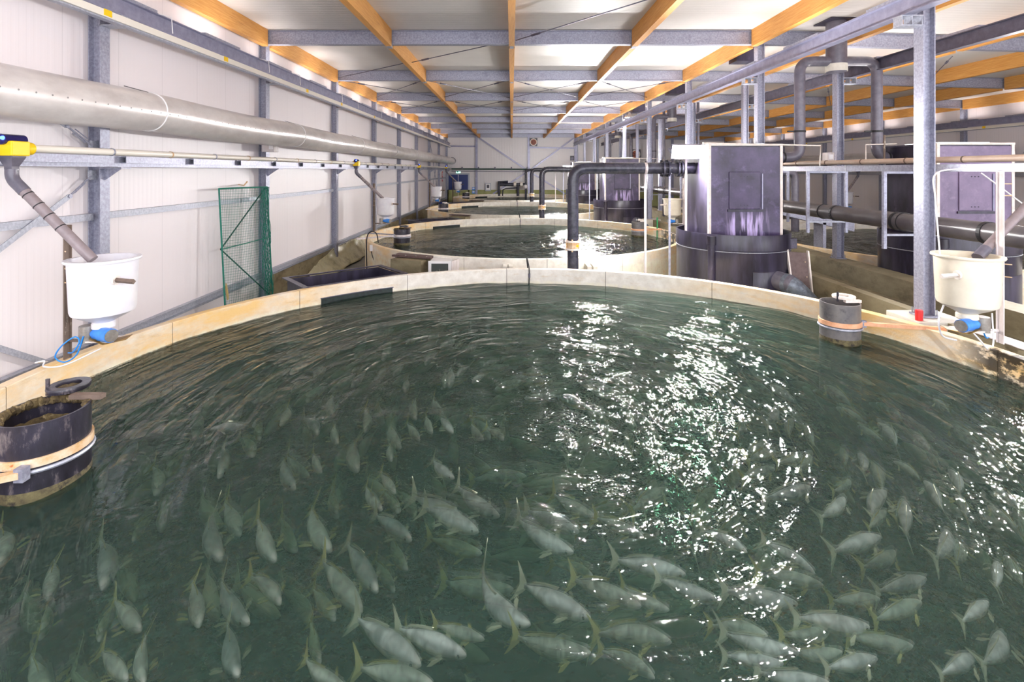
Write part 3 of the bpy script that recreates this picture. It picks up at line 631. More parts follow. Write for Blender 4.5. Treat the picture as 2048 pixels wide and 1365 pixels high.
def wave(x, y):                          # current swirling about the tank centre, metres
    r = math.hypot(x, y) + 1e-6; t = math.atan2(y, x) + .45*math.log(r+.35)
    c, s = math.cos(t), math.sin(t)
    h = noise.noise(Vector((r*3.1, c*4.2, s*4.2)))*.030 + noise.noise(Vector((r*1.4+9, c*1.9, s*1.9)))*.030
    return h + noise.noise(Vector((x*2.6, y*2.6, 5)))*.014 - .05*math.exp(-(r/.9)**2)
def make_water():
    NR, NT = 120, 440; m = MB(); RW = RI-.004; at_ = []
    m.v.append(Vector((TC[0], TC[1], WZ+wave(0, 0))))
    for i in range(1, NR+1):
        r = RW*(i/NR)**.9
        for k in range(NT):
            a = 2*PI*k/NT; x, y = r*math.cos(a), r*math.sin(a)
            m.v.append(Vector((TC[0]+x, TC[1]+y, WZ + wave(x, y))))
    for k in range(NT): m.f.append((0, 1+k, 1+(k+1) % NT))
    for i in range(NR-1):
        for k in range(NT):
            a, b = 1+i*NT+k, 1+i*NT+(k+1) % NT; m.f.append((a, a+NT, b+NT, b))
    n0 = len(m.v); top = 1+(NR-1)*NT
    for k in range(NT): v = m.v[top+k]; m.v.append(Vector((v.x, v.y, .03)))
    for k in range(NT): m.f.append((top+k, n0+k, n0+(k+1) % NT, top+(k+1) % NT))
    m.f.append(tuple(n0+NT-1-k for k in range(NT)))
    o = m.build('tank_water', M['water'], smooth=False, origin=(TC[0], TC[1], 0))
    me = o.data; me.polygons.foreach_set('use_smooth', [p.index < len(m.f)-NT-1 for p in me.polygons])
    A = me.attributes.new('swirl', 'FLOAT_VECTOR', 'POINT'); buf = []
    for v in me.vertices:
        x, y = v.co.x, v.co.y; r = math.hypot(x, y)+1e-6; t = math.atan2(y, x) + .45*math.log(r+.35)
        buf += [r, math.cos(t)*2.3, math.sin(t)*2.3]
    A.data.foreach_set('vector', buf)
    return tag(o, 'murky green water swirling in the nearest tank', 'water', 'tank water', 'stuff')
water = make_water()
for k in (1, 2, 3): tanksized(water, k, label='rippled green water in the %s tank of the left hall' % TL[k].split()[0], rz=.7*k)
for k in (0, 1): clone(water, dx=RT[0]-TC[0], dy=RT[1]-TC[1]+11.9*k, label='pale green water in the %s right hall tank' % ('nearer' if k == 0 else 'farther'), rz=2.0+k)

# ---------------------------------------------------------------- standpipes
M['algae'] = mat('algae_waterline_band', (112, 104, 70), (70, 62, 46), rough=.8, scale=14, c3=(40, 36, 34), s3=9, t3=(.5, .6))
def standpipe(x, y, R, zt, lab, mm, ring_at, arm_to, strapm, crust=False, zs=1.2, arm_from=None):
    r = thing('standpipe', (x, y, .05), lab, 'standpipe', 'standpipes')
    MB().lathe([(R-.018, .1), (R-.018, zt), (R, zt), (R, .05)], (x, y, 0), 44).build('pipe_wall', M[mm], r, smooth=True)
    s = MB(); s.lathe([(R+.001, zs-.03), (R+.016, zs-.03), (R+.016, zs+.035), (R+.001, zs+.035)], (x, y, 0), 44); s.build('strap', M[strapm], r, smooth=True)
    MB().ring((x, y, zs-.06), R+.012, .016, 44, 6).build('lower_hoop', M['galv_light'], r, smooth=True)
    a = Vector(arm_to); d = Vector((a.x-x, a.y-y, 0)).normalized(); p = Vector((x, y, zs)) + d*(R+.02)
    if arm_from: p = Vector(arm_from)
    MB().bar(p, a, .055, .05).build('arm', M[strapm], r)
    MB().box(p.x-.035, p.x+.035, p.y-.03, p.y+.03, p.z-.05, p.z+.05).build('arm_clamp', M['galv'], r)
    MB().lathe([(R+.0015, .85), (R+.004, .86), (R+.003, .945), (R+.0015, .955)], (x, y, 0), 44).build('algae_band', M['algae'], r, smooth=True)
    # ring lid on a cross board
    rx, ry = ring_at
    q = MB(); q.lathe([(.09, zt+.035), (.15, zt+.035), (.155, zt+.06), (.15, zt+.075), (.09, zt+.075), (.085, zt+.055), (.09, zt+.035)], (rx, ry, 0), 32); q.build('float_ring', M['stand'] if crust else M['trim'], r, smooth=True)
    MB().box(x+.05, x+R+.02, ry-.14, ry-.08, zt-.002, zt+.035).build('cross_board', M['post_brown'] if crust else M['trim'], r)
    MB().tube([(rx-.13, ry-.06, zt), (rx-.13, ry-.06, zt+.14)], .016, 10).build('peg', M['stand'], r)
    if crust:
        n = MB(); 
        for i in range(26):
            t = -.2 + PI*1.15*i/25; c = Vector((x+(R-.03)*math.cos(t+.7), y+(R-.03)*math.sin(t+.7), zt-.02))
            n.lathe([(0, -.05), (.028, -.03), (.035, 0), (.02, .022), (0, .03)], c, 7)
        for v in n.v: v += Vector((noise.noise(v*23), noise.noise(v*23+Vector((5, 0, 0))), noise.noise(v*23+Vector((0, 5, 0)))))*.02
        n.build('feed_crust', M['crust'], r, smooth=True)
        k = MB(); k.lathe([(0, zt+.055), (.05, zt+.06), (.088, zt+.045)], (rx, ry, 0), 16)
        for v in k.v: v.z += noise.noise(v*40)*.012
        k.build('crust_patch', M['crust'], r)
        k = MB(); k.lathe([(R*.0+.01, .98), (R*.6, 1.05), (R-.019, 1.3)], (x, y, 0), 30, a0=.4, a1=3.6)
        for v in k.v: v.z += noise.noise(v*14)*.04
        k.build('crusted_inside', M['crust'], r, smooth=True)
    return r
standpipe(-3.80, 4.06, .30, 1.46, 'big black standpipe with crusted rim at the left edge of the nearest tank', 'stand', (-3.87, 4.37), (-4.95, 3.05, 1.14), 'strap', True, 1.17, arm_from=(-3.66, 3.735, 1.13))
standpipe(4.87, 7.42, .262, 1.45, 'grey standpipe with ring lid near the right side of the nearest tank', 'stand_grey', (4.98, 7.50), (5.98, 6.88, 1.215), 'arm_rust', False, 1.16)
standpipe(-3.73, 17.0, .28, 1.42, 'brown crusted standpipe at the left side of the second tank', 'stand', (-3.70, 17.2), (-4.95, 15.9, 1.22), 'white_stain', True, 1.2)
standpipe(4.83, 19.0, .27, 1.45, 'grey standpipe at the right side of the second tank', 'stand_grey', (4.93, 19.1), (5.55, 18.5, 1.22), 'arm_rust', False, 1.16)
standpipe(-3.95, 28.9, .29, 1.46, 'dark standpipe at the left side of the third tank', 'stand', (-3.9, 29.1), (-4.8, 27.9, 1.22), 'white_stain', False, 1.2)
standpipe(-3.85, 42.0, .3, 1.5, 'small dark standpipe at the left side of the farthest tank', 'stand', (-3.8, 42.2), (-4.7, 40.6, 1.22), 'white_stain', False, 1.2)
for (p, lab) in (((-3.73, 17.0), 'second'),):
    r = thing('tie_bar', (-4.9, 17.4, 1.2), 'thin galvanised arm from the second tank rim to its left standpipe', 'support arm'); MB().bar((-5.1, 17.4, 1.22), (-4.02, 17.1, 1.2), .04, .04).build('bar', M['galv'], r)

# ---------------------------------------------------------------- feed bins
def feed_bin(x, y, zt, lab, mm, side, ztop, feeder=None, detail=True, group='feed bins'):
    # side = +1: post on the wall side at the left; the pipe stub points to +X*side
    R, h = .335, .66; zb = zt-h
    r = thing('feed_bin', (x, y, zb-.3), lab, 'feed bin', group)
    MB().lathe([(R-.02, zt-.002), (R+.028, zt-.002), (R+.032, zt-.02), (R+.024, zt-.035), (R, zt-.04), (R-.022, zb+.07), (R-.035, zb+.03), (R-.08, zb), (.14, zb-.06), (.09, zb-.09), (.08, zb-.08), (R-.09, zb+.02), (R-.05, zb+.06), (R-.02, zt-.03), (R-.02, zt-.002)], (x, y, 0), 48).build('tub', M[mm], r, smooth=True)
    MB().lathe([(.0, zb-.165), (.10, zb-.165), (.115, zb-.15), (.115, zb-.10), (.10, zb-.085), (0, zb-.08)], (x, y, 0), 28).build('outlet_neck', M[mm], r, smooth=True)
    d = -side
    st = MB(); st.tube([(x+side*(R-.06), y-.20, zt-.22), (x+side*(R+.2), y-.24, zt-.23)], .028, 4); st.build('handle_stub', M['post_brown'] if side > 0 else M['trim'], r)
    MB().lathe([(.028, -.012), (.055, -.012), (.055, .012), (.028, .012)], (x+side*(R-.035), y-.2, zt-.22), 20, 'x').build('stub_collar', M['trim'], r)
    m = MB(); m.tube([(x-.03*side, y-.06, zb-.21), (x+.06*side, y-.09, zb-.21)], .068, 20); m.tube([(x-.12*side, y-.04, zb-.21), (x-.02*side, y-.06, zb-.21)], .046, 16); m.tube([(x+.06*side, y-.09, zb-.21), (x+.20*side, y-.14, zb-.21)], .078, 20); mo = m.build('motor', M['blue'], r, smooth=True)
    MB().tube([(x+.201*side, y-.1402, zb-.21), (x+.21*side, y-.144, zb-.21)], .070, 20).build('motor_end_cap', M['steel'], mo)
    MB().tube([(x-.15*side, y-.05, zb-.31), (x-.15*side, y-.05, zb-.12)], .078, 20).build('gearbox_can', M['steel'], r, smooth=True)
    MB().box(x-.15, x+.22, y-.12, y+.1, zb-.30, zb-.285).build('base_plate', M['trim'], r)
    MB().prism([(x+side*.12, y-.16, zb-.31), (x+side*.34, y-.10, zb-.27), (x+side*.30, y+.05, zb-.26), (x+side*.10, y+.02, zb-.30)], (0, 0, .006)).build('spreader_plate', M['spread'], r)
    MB().prism([(x+side*.12, y-.16, zb-.31), (x+side*.10, y+.02, zb-.30), (x-side*.1, y-.02, zb-.25), (x-side*.04, y-.16, zb-.25)], (0, 0, .006)).build('spreader_plate', M['spread'], r)
    px_ = x-side*(R+.11)
    zf = 1.2 if y < 7 else 0
    pm = 'post_brown' if side > 0 else 'white_stain'
    MB().box(px_-.045, px_+.045, y+.02, y+.035, zf, ztop).box(px_+.02*side, px_+.035*side, y-.055, y+.02, zf, ztop).build('mast', M[pm], r)
    MB().box(min(px_, x), max(px_, x), y+.0, y+.03, zb-.33, zb-.30).build('mast_arm', M[pm], r)
    b = MB()
    for zz in (zt-.12, zt-.28, ztop-.15, ztop-.3): b.tube([(px_-.02, y+.0, zz), (px_+.06, y-.07, zz)], .007, 6)
    b.build('mast_screws', M['strap'], r)
    return r, zb
def curve_pts(pts, n=10):                # Catmull-Rom through pts
    P = [Vector(p) for p in pts]; P = [2*P[0]-P[1]] + P + [2*P[-1]-P[-2]]; out = []
    for i in range(1, len(P)-2):
        for k in range(n):
            t = k/n; a, b, c, d = P[i-1:i+3]
            out.append(.5*((2*b) + (c-a)*t + (2*a-5*b+4*c-d)*t*t + (3*b-3*c+d-a)*t**3))
    return out + [P[-2]]
def cable(pts, r, m, lab, name='cable', smooth=True):
    o = MB().tube(curve_pts(pts), r, 7).build(name, m, smooth=True); return tag(o, lab, 'cable')
def feeder(x, y, z, end, lab, s=1.0):
    r = thing('feed_dispenser', (x, y, z-.25), lab, 'dispenser', 'yellow feed dispensers')
    MB().box(x-.12, x+.10, y-.13, y+.09, z-.10, z+.07).build('housing', M['yellow'], r, bevel=.012)
    MB().tube([(x-.0, y-.16, z+.085), (x, y+.1, z+.085)], .062, 18).build('motor_cover', M['navy'], r, smooth=True)
    MB().tube([(x, y+.09, z-.01), (x, y+.19, z-.01)], .075, 18).build('pipe_socket', M['yellow'], r, smooth=True)
    MB().lathe([(0, 0), (.02, 0), (.025, .02), (0, .025)], (x+.03, y-.175, z+.10), 12, 'y').build('indicator_light', M['led'], r)
    c = Vector((x-.01, y-.02, 0)); MB().lathe([(.12, z-.10), (.12, z-.115), (.062, z-.22), (.062, z-.26)], c, 4, a0=PI/4, a1=PI/4+2*PI).build('hopper_cone', M['pipe_grey'], r)
    e = Vector(end); p0 = c + Vector((0, 0, z-.25)); p1 = c + Vector((0, 0, z-.36))
    MB().tube(elbow(p0, p1, p1.lerp(e, .16), .07), .062, 20).build('elbow', M['pipe_grey'], r, smooth=True)
    MB().tube([p1.lerp(e, .1), e], .056, 22).build('feed_tube', M['pipe_brown'], r, smooth=True)
    for t in (.2, .33, .46, .6):
        q = p1.lerp(e, t); d = (e-p1).normalized(); MB().tube([q-d*.006, q+d*.006], .059, 20).build('cable_tie', M['blackcable'], r)
    return r
BINS = [(-4.775, 5.85, 2.38, 'white feed bin on a brown mast above the left rim of the nearest tank', 'binw', 1, 2.76, 5.75),
        (-4.79, 19.0, 2.36, 'white feed bin with blue motor above the left side of the second tank', 'binw', 1, 2.9, 18.45),
        (-4.72, 31.4, 2.38, 'white feed bin above the left side of the third tank', 'binw', 1, 2.8, 30.9),
        (-4.74, 44.0, 2.40, 'small white feed bin in front of the blue doors', 'binw', 1, 2.8, 43.6)]
for i, b in enumerate(BINS):
    feed_bin(*b[:7])
    feeder(-5.72, b[7], 3.665, (b[0]-.10, b[1]-.03, b[2]-.02), 'yellow feed dispenser with slanting grey tube above %s' % ('the nearest left feed bin', 'the second left feed bin', 'the third left feed bin', 'the farthest left feed bin')[i])
feed_bin(5.80, 6.37, 2.33, 'cream feed bin in front of the nearest column at the right', 'binc', -1, 3.38)
feed_bin(6.2, 19.3, 2.31, 'cream feed bin seen between the pale poles beside the second tank', 'binc', -1, 3.1)
r = thing('feed_tube', (6.9, 6.3, 2.6), 'grey slanting feed tube coming in from the right edge into the cream bin', 'feed tube')
a, b = Vector((5.98, 6.42, 2.28)), Vector((6.95, 6.72, 2.95)); MB().tube([a.lerp(b, .12), b], .056, 22).build('tube_body', M['pipe_brown'], r, smooth=True); MB().tube([a, a.lerp(b, .16)], .064, 22).build('coupling', M['pipe_grey'], r, smooth=True)
cable([(-5.10, 5.75, 1.30), (-5.0, 5.7, 1.33), (-4.93, 5.7, 1.44), (-4.98, 5.7, 1.50), (-5.08, 5.65, 1.42), (-5.16, 5.65, 1.29), (-5.08, 5.68, 1.22), (-4.96, 5.7, 1.30), (-4.9, 5.72, 1.5)], .008, M['bluecable'], 'thin blue cable looping under the nearest left feed bin')
cable([(-5.34, 5.75, 1.2), (-5.24, 5.5, 1.28), (-5.14, 5.5, 1.30), (-5.16, 5.52, 1.23), (-5.0, 5.6, 1.22), (-4.7, 5.72, 1.36)], .008, M['whitecable'], 'white cable looping on the rim under the nearest left feed bin')
cable([(-5.55, 6.2, 2.71), (-5.35, 5.95, 2.78), (-5.28, 5.85, 2.77), (-5.22, 5.8, 2.68)], .008, M['bluecable'], 'short blue cable at the top of the brown mast')
cable([(5.72, 6.3, 1.45), (5.80, 6.2, 1.30), (5.92, 6.2, 1.17), (6.02, 6.25, 1.25), (6.05, 6.3, 1.6)], .009, M['whitecable'], 'white cable hanging in a loop under the cream feed bin')
cable([(5.80, 6.35, 1.5), (5.95, 6.35, 1.42), (6.02, 6.35, 1.28), (6.2, 6.5, 1.23)], .009, M['bluecable'], 'blue cable running back from the motor of the cream feed bin')
cable([(5.62, 6.5, 1.66), (5.55, 6.5, 1.45), (5.6, 6.5, 1.25), (5.74, 6.45, 1.205)], .011, M['whitecable'], 'pale hose from the bottom of the cream bin to the rim')
cable([(5.55, 6.48, 2.3), (5.72, 6.75, 3.0), (5.85, 6.9, 3.35), (6.3, 6.95, 3.42), (6.9, 6.95, 3.40)], .010, M['whitecable'], 'white hose rising from the cream bin to the hanging rail')
cable([(6.95, 7.4, 3.36), (7.3, 7.4, 3.1), (7.7, 7.4, 2.8)], .010, M['whitecable'], 'white hose slanting down at the right edge below the hanging rail')
cable([(6.3, 7.3, 2.1), (6.5, 7.2, 1.7), (6.8, 7.3, 1.4)], .008, M['bluecable'], 'thin blue cable right of the cream feed bin')

# ---------------------------------------------------------------- green net frame
P = [at(437, 378, 10.35), at(533, 374, 12.15), at(543, 588, 12.15), at(446, 612, 10.35)]
for p in P: p.x = p.x
xa, ya, xb, yb = -6.02, 10.36, -5.98, 12.2
xn = lambda t: -6.04 + .05*t
tl, tr, br, bl = Vector((-6.06, 10.35, 3.02)), Vector((-5.92, 12.1, 3.0)), Vector((-5.80, 12.12, .35)), Vector((-5.96, 10.4, .5))
r = thing('net_screen', (-6.0, 11.2, .4), 'green netting stretched on a steel frame leaning on the left wall', 'net screen')
f = MB(); 
for a, b in ((tl, tr), (tr, br), (br, bl), (bl, tl)): f.tube([a, b], .018, 8)
f.tube([tl.lerp(bl, .5), tr.lerp(br, .46)], .012, 8); f.build('frame', M['green_net'], r, smooth=True)
f = MB(); off = Vector((-.03, 0, 0)); f.tube([tr+off, tl.lerp(bl, .5)+off], .015, 8); f.tube([tl.lerp(bl, .5)+off, br+off], .015, 8); f.build('diagonal_brace', mat('dark_green_bar', (20, 70, 60), rough=.5), r, smooth=True)
net = MB(); nu, nv = 30, 46
def npnt(u, v):
    p = tl.lerp(tr, u).lerp(bl.lerp(br, u), v); return p + Vector((.012*math.sin(u*9+v*4), 0, .02*math.sin(u*PI)*(1-v) - .035*math.sin(u*PI)))
for i in range(nu+1):
    net.tube([npnt(i/nu, j/12) for j in range(13)], .0028, 3, caps=False)
for j in range(nv+1):
    net.tube([npnt(i/10, j/nv) for i in range(11)], .0028, 3, caps=False)
net.build('netting', M['green_net'], r, kind='stuff')
net = MB()
for i in range(16):
    u = .84 + .16*i/15; net.tube([npnt(u, j/14)+Vector((.05*math.sin(j+i), .015*math.sin(i*2.+j*.7), 0)) for j in range(15)], .006, 4, caps=False)
net.build('gathered_net', M['green_net'], r, kind='stuff')
cable([bl + Vector((.03, -.02, .55)), bl + Vector((.06, 0, .3)), bl + Vector((.02, .05, .2)), bl + Vector((-.0, .02, .45)), bl + Vector((.04, -.03, .52))], .012, mat('tan_cord', (196, 170, 110), rough=.8), 'coil of tan cord hanging on the lower left corner of the net frame', 'cord')
r = thing('wall_hook', (-6.22, 11.4, 3.05), 'rusty hook on the left wall above the net frame', 'hook'); MB().tube([(-6.28, 11.5, 3.07), (-6.05, 11.3, 3.06), (-6.0, 11.35, 3.15)], .014, 8).build('hook_bar', M['strap'], r)

# ---------------------------------------------------------------- black troughs outside the tanks
def trough(dy, lab):
    A, B, C, D = [Vector(p) for p in ((-4.70, 10.22, 1.19), (-3.88, 9.30, 1.19), (-2.22, 10.68, 1.19), (-3.04, 11.62, 1.19))]
    for p in (A, B, C, D): p.y += dy
    c = (A+B+C+D)/4; r = thing('black_trough', (c.x, c.y, 0), lab, 'trough', 'black troughs')
    m = MB(); rim = MB()
    P = [A, B, C, D]; inn = [c + (p-c)*.90 for p in P]
    for q in (inn,): 
        t = [Vector((p.x, p.y, 1.17)) for p in q]; bt = [Vector((c.x+(p.x-c.x)*.96, c.y+(p.y-c.y)*.96, .55)) for p in q]
        m.v += t + bt; m.f += [(i, (i+1) % 4, 4+(i+1) % 4, 4+i) for i in range(4)] + [(4, 5, 6, 7)]
        t2 = [c+(Vector((p.x, p.y, 1.17))-c)*1.0 + (p-c).normalized()*.02 for p in q]; t2 = [Vector((p.x, p.y, 1.17)) for p in t2]; b2 = [Vector((p.x, p.y, .5)) for p in t2]
        n = len(m.v); m.v += t2 + b2; m.f += [(n+i, n+(i+1) % 4, n+4+(i+1) % 4, n+4+i) for i in range(4)] + [(n+4, n+5, n+6, n+7)]
    m.build('basin', M['black_tub'], r)
    n = 0
    for i in range(4):
        a, b, a2, b2 = P[i], P[(i+1) % 4], inn[i], inn[(i+1) % 4]
        rim.prism([a, b, b2, a2], (0, 0, .02))
    rim.build('flange_rim', M['black'], r)
    lg = MB()
    for p in inn: lg.box(p.x-.04, p.x+.04, p.y-.04, p.y+.04, 0, .6)
    lg.build('stand_frame', M['galv'], r)
    return r
trough(0, 'open black trough on the outside of the nearest tank rim at left')
trough(PITCH, 'open black trough on the outside of the second tank rim at left')
trough(PITCH*2, 'open black trough on the outside of the third tank rim at left')

# concrete inspection box, sight glass, hose on the front of tank two (and box lids on three and four)
def inspection(k, lab):
    dy = PITCH*k - PITCH + .72
    sx, sy = 1.055, .72
    r = thing('inspection_box', (-2.5, 12.2+dy, 0), lab, 'inspection box', 'concrete inspection boxes')
    q = [(-3.112, 12.12), (-2.268, 11.78), (-2.089, 12.36), (-2.933, 12.75)]
    MB().prism([(x, y+dy, 0) for x, y in q], (0, 0, 1.12)).build('box_body', M['conc_dark'], r)
    g = [(-3.144, 12.38), (-2.068, 12.0), (-2.026, 12.28), (-3.017, 12.68)]
    MB().prism([(x, y+dy, 1.14) for x, y in g], (0, 0, .05)).build('lid_bracket', M['brown_board'], r)
    b = MB()
    for t in (.08, .36, .64, .92):
        p = Vector((-3.12+t*1.03, 12.36-t*.36+dy, 1.19)); b.lathe([(0, 0), (.016, 0), (.016, .02), (0, .022)], p, 8)
    b.build('lid_bolts', M['steel'], r)
    return r
inspection(1, 'stained concrete inspection box on the front wall of the second tank'); inspection(2, 'concrete inspection box on the front wall of the third tank'); inspection(3, 'concrete inspection box on the front wall of the farthest tank')
r = thing('sight_window', (-1.764, 12.480, .7), 'white framed sight window on the front wall of the second tank', 'sight window')
MB().box(-2.026, -1.512, 12.360, 12.880, .55, 1.15).build('window_box', M['white'], r)
MB().box(-2.058, -1.984, 12.320, 12.360, .55, 1.16).box(-1.565, -1.491, 12.320, 12.360, .55, 1.16).box(-1.984, -1.565, 12.320, 12.360, 1.10, 1.16).build('window_frame', M['white'], r)
MB().box(-1.984, -1.565, 12.345, 12.359, .55, 1.10).build('dark_interior', M['black'], r); MB().box(-1.984, -1.565, 12.325, 12.330, .56, 1.09).build('pane', M['glass'], r)
m = MB()
for k in range(5): m.tube([(-1.922+.07*k, 12.337, .6), (-1.922+.07*k, 12.337, .9+.03*(k % 3))], .012, 8)
m.build('small_valves', M['steel'], r)
MB().prism([(-1.491, 12.320, .55), (-1.491, 12.320, 1.16), (-1.344, 12.680, 1.16), (-1.344, 12.680, .55)], (.02, 0, 0)).build('open_flap', M['white_stain'], r)
cable([(-4.33, 14.95, .3), (-4.34, 14.95, 1.3), (-4.22, 14.95, 1.56), (-4.06, 15.0, 1.5), (-4.03, 15.1, 1.22)], .018, M['blackcable'], 'black hose arching over the left rim of the second tank', 'hose')
cable([(-4.16, 14.8, 1.0), (-4.12, 14.8, .85), (-4.0, 14.75, .62), (-3.86, 14.7, .68), (-3.84, 14.7, .85), (-3.96, 14.72, .92)], .012, M['blackcable'], 'coil of black cable on the front wall of the second tank')
r = thing('plug_socket', (-4.03, 14.78, .86), 'blue plug socket in the cable coil on the front wall of the second tank', 'socket'); MB().tube([(-4.03, 14.78, .80), (-4.03, 14.78, .95)], .045, 12).build('plug_body', M['blue'], r); MB().box(-4.22, -4.05, 14.85, 14.9, 1.0, 1.18).build('white_cover', M['white'], r)
# dark probe hanging over each far rim and pale buttresses in front of tank two
for k, nm in enumerate(('nearest', 'second', 'third')):
    y = TCY[k] + RI*TSC[k]; x = .37
    r = thing('level_probe', (x, y, .9), 'dark probe hooked over the far rim of the %s tank' % nm, 'probe', 'level probes'); MB().tube(curve_pts([(x, y+.2, 1.1), (x-.03, y+.14, 1.42), (x+.01, y+.02, 1.27), (x+.02, y-.03, 1.1), (x+.01, y-.03, .8)]), .014, 8).build('probe_rod', M['blackcable'], r, smooth=True)
    MB().lathe([(0, 0), (.022, 0), (.022, .09), (0, .09)], (x+.02, y-.03, 1.02), 10).build('probe_clip', M['rail_dark'], r)
for px in (1010, 1022, 1178, 1190):
    c = at(px, 530, 12.2); o = MB().box(c.x-.05, c.x+.05, 12.1, 12.6, .2, 1.07).build('wall_buttress', M['conc_light']); tag(o, 'pale buttress on the second tank front, %s' % {1010: 'left one behind the probe', 1022: 'right one behind the probe', 1178: 'left one beside the swan neck pipe', 1190: 'right one beside the swan neck pipe'}[px], 'buttress', 'front wall buttresses')
# ---------------------------------------------------------------- black degassing vessels
def vessel(cx, cy, lab_tub, lab_box, front, right=False):
    R, zt = 1.2, 2.05
    r = thing('black_tub', (cx, cy, 0), lab_tub, 'tub', 'round black tubs')
    MB().lathe([(R-.03, .3), (R-.03, zt-.01), (R+.005, zt), (R+.012, zt-.02), (R+.012, zt-.33), (R+.004, zt-.34), (R, zt-.36), (R, 0)], (cx, cy, 0), 80).build('tub_wall', M['black_tub'], r, smooth=True)
    MB().lathe([(0, 1.75), (R-.03, 1.75)], (cx, cy, 0), 40).build('tub_cover', M['black'], r)
    MB().ring((cx, cy, zt-.36), R+.004, .009, 80, 6).build('hoop_wire', M['galv_light'], r, smooth=True)
    a = math.radians(228); p = Vector((cx+(R+.03)*math.cos(a), cy+(R+.03)*math.sin(a), 0))
    MB().tube([(p.x, p.y, .2), (p.x, p.y, zt-.04)], .075, 18).build('side_standpipe', M['black'], r, smooth=True)
    MB().lathe([(.076, zt-.22), (.095, zt-.22), (.095, zt-.04), (0, zt-.04)], (p.x, p.y, 0), 18).build('pipe_collar', M['black'], r, smooth=True)
    a = math.radians(252); m = MB()   # raised access panel on the tub wall
    m.lathe([(R+.002, .35), (R+.014, .36), (R+.014, 1.28), (R+.002, 1.30)], (cx, cy, 0), 14, a0=math.radians(266), a1=math.radians(306)); m.build('wall_patch', M['black_tub'], r, smooth=True)
    # outlet elbow
    if not right:
        q0 = Vector((cx+.40, cy-.95, 1.13)); q1 = Vector((cx+.62, cy-1.35, 1.08)); q2 = Vector((cx+1.05, cy-1.42, .62))
        m = MB(); m.tube([q0, q1, q1.lerp(q2, .08)], .19, 30); m.build('outlet_stub', M['pipe_grey'], r, smooth=True)
        m = MB(); m.tube(elbow(q1.lerp(q0, .1), q1, q2, .12), .195, 30); m.build('outlet_elbow', M['galv_elbow'], r, smooth=True)
    b = thing('degassing_box', (cx, cy, 1.77), lab_box, 'equipment box', 'tall square boxes')
    x0, x1, y0, y1, z0, z1 = cx-.82, cx+.75, cy-.75, cy+.65, 1.77, 3.93
    MB().box(x0, x1, y0, y1, z0, z1).build('box_body', M['black'], b)
    MB().box(x0+.03, x1-.03, y0-.018, y0-.001, z0+.2, z1-.03).build('front_panel', M[front], b)
    MB().box(x0-.012, x0+.045, y0-.03, y0+.03, z0+.2, z1).build('edge_trim', M['trim'], b); MB().box(x1-.045, x1+.012, y0-.03, y0+.03, z0+.2, z1).build('edge_trim', M['trim'], b)
    MB().box(x0-.02, x1+.02, y0-.035, y0+.03, z1, z1+.04).build('top_trim', M['trim'], b)
    MB().box(x0-.03, x1+.03, y0+.03, y1+.03, z1, z1+.03).build('lid', M['rail_dark'], b)
    h = MB().box(x0+.43, x0+1.10, y0-.045, y0-.019, z1-1.36, z1-.56).build('hatch', M[front], b, bevel=.012)
    MB().box(x0+1.13, x0+1.155, y0-.04, y0-.019, z1-1.36, z1-.6).build('hatch_edge', M['rail'], b)
    MB().box(x0+.40, x0+1.16, y0-.05, y0-.019, z1-1.42, z1-1.37).build('hatch_sill', M['black_tub'], b)
    m = MB()
    for zz in (z1-.66, z1-1.28):
        for xx in (.68, .75, .82): m.lathe([(0, 0), (.01, 0), (.01, .012)], (x0+xx, y0-.056, zz), 8, 'y')
    m.build('hatch_screws', M['black_tub'], h)
    return r, b
M['galv_elbow'] = mat('mottled_grey_elbow', (92, 100, 112), (128, 138, 150), rough=.35, metal=.2, scale=14, c3=(60, 62, 74), s3=6, t3=(.55, .7))
def purple_front():
    m = mat('dark_purple_front', (46, 38, 60), (84, 72, 108), rough=.3, scale=1.8, c3=(128, 116, 164), s3=2.6, t3=(.56, .85), lo=.35, hi=.7, bump=.15, bscale=9)
    N = m.node_tree.nodes; L = m.node_tree.links; b = N['Principled BSDF']; src = b.inputs['Base Color'].links[0].from_socket
    tc = N.new('ShaderNodeTexCoord'); mp = N.new('ShaderNodeMapping'); mp.inputs['Scale'].default_value = (9, 1, .9); L.new(tc.outputs['Object'], mp.inputs[0])
    n = N.new('ShaderNodeTexNoise'); n.inputs['Scale'].default_value = 1.6; n.inputs['Detail'].default_value = 7; L.new(mp.outputs[0], n.inputs[0])
    r = N.new('ShaderNodeMapRange'); r.inputs[1].default_value = .48; r.inputs[2].default_value = .62; L.new(n.outputs[0], r.inputs[0])
    sp = N.new('ShaderNodeSeparateXYZ'); L.new(tc.outputs['Object'], sp.inputs[0])
    r2 = N.new('ShaderNodeMapRange'); r2.inputs[1].default_value = .85; r2.inputs[2].default_value = .55; L.new(sp.outputs[2], r2.inputs[0])
    ax = N.new('ShaderNodeMath'); ax.operation = 'ABSOLUTE'; L.new(sp.outputs[0], ax.inputs[0])
    r3 = N.new('ShaderNodeMapRange'); r3.inputs[1].default_value = .5; r3.inputs[2].default_value = .3; L.new(ax.outputs[0], r3.inputs[0])
    k = N.new('ShaderNodeMath'); k.operation = 'MULTIPLY'; L.new(r.outputs[0], k.inputs[0]); L.new(r2.outputs[0], k.inputs[1])
    k2 = N.new('ShaderNodeMath'); k2.operation = 'MULTIPLY'; L.new(k.outputs[0], k2.inputs[0]); L.new(r3.outputs[0], k2.inputs[1])
    x = N.new('ShaderNodeMix'); x.data_type = 'RGBA'; L.new(k2.outputs[0], x.inputs[0]); L.new(src, x.inputs[6]); x.inputs[7].default_value = lin((196, 178, 226)); L.new(x.outputs[2], b.inputs['Base Color'])
    return m
M['front'] = purple_front()
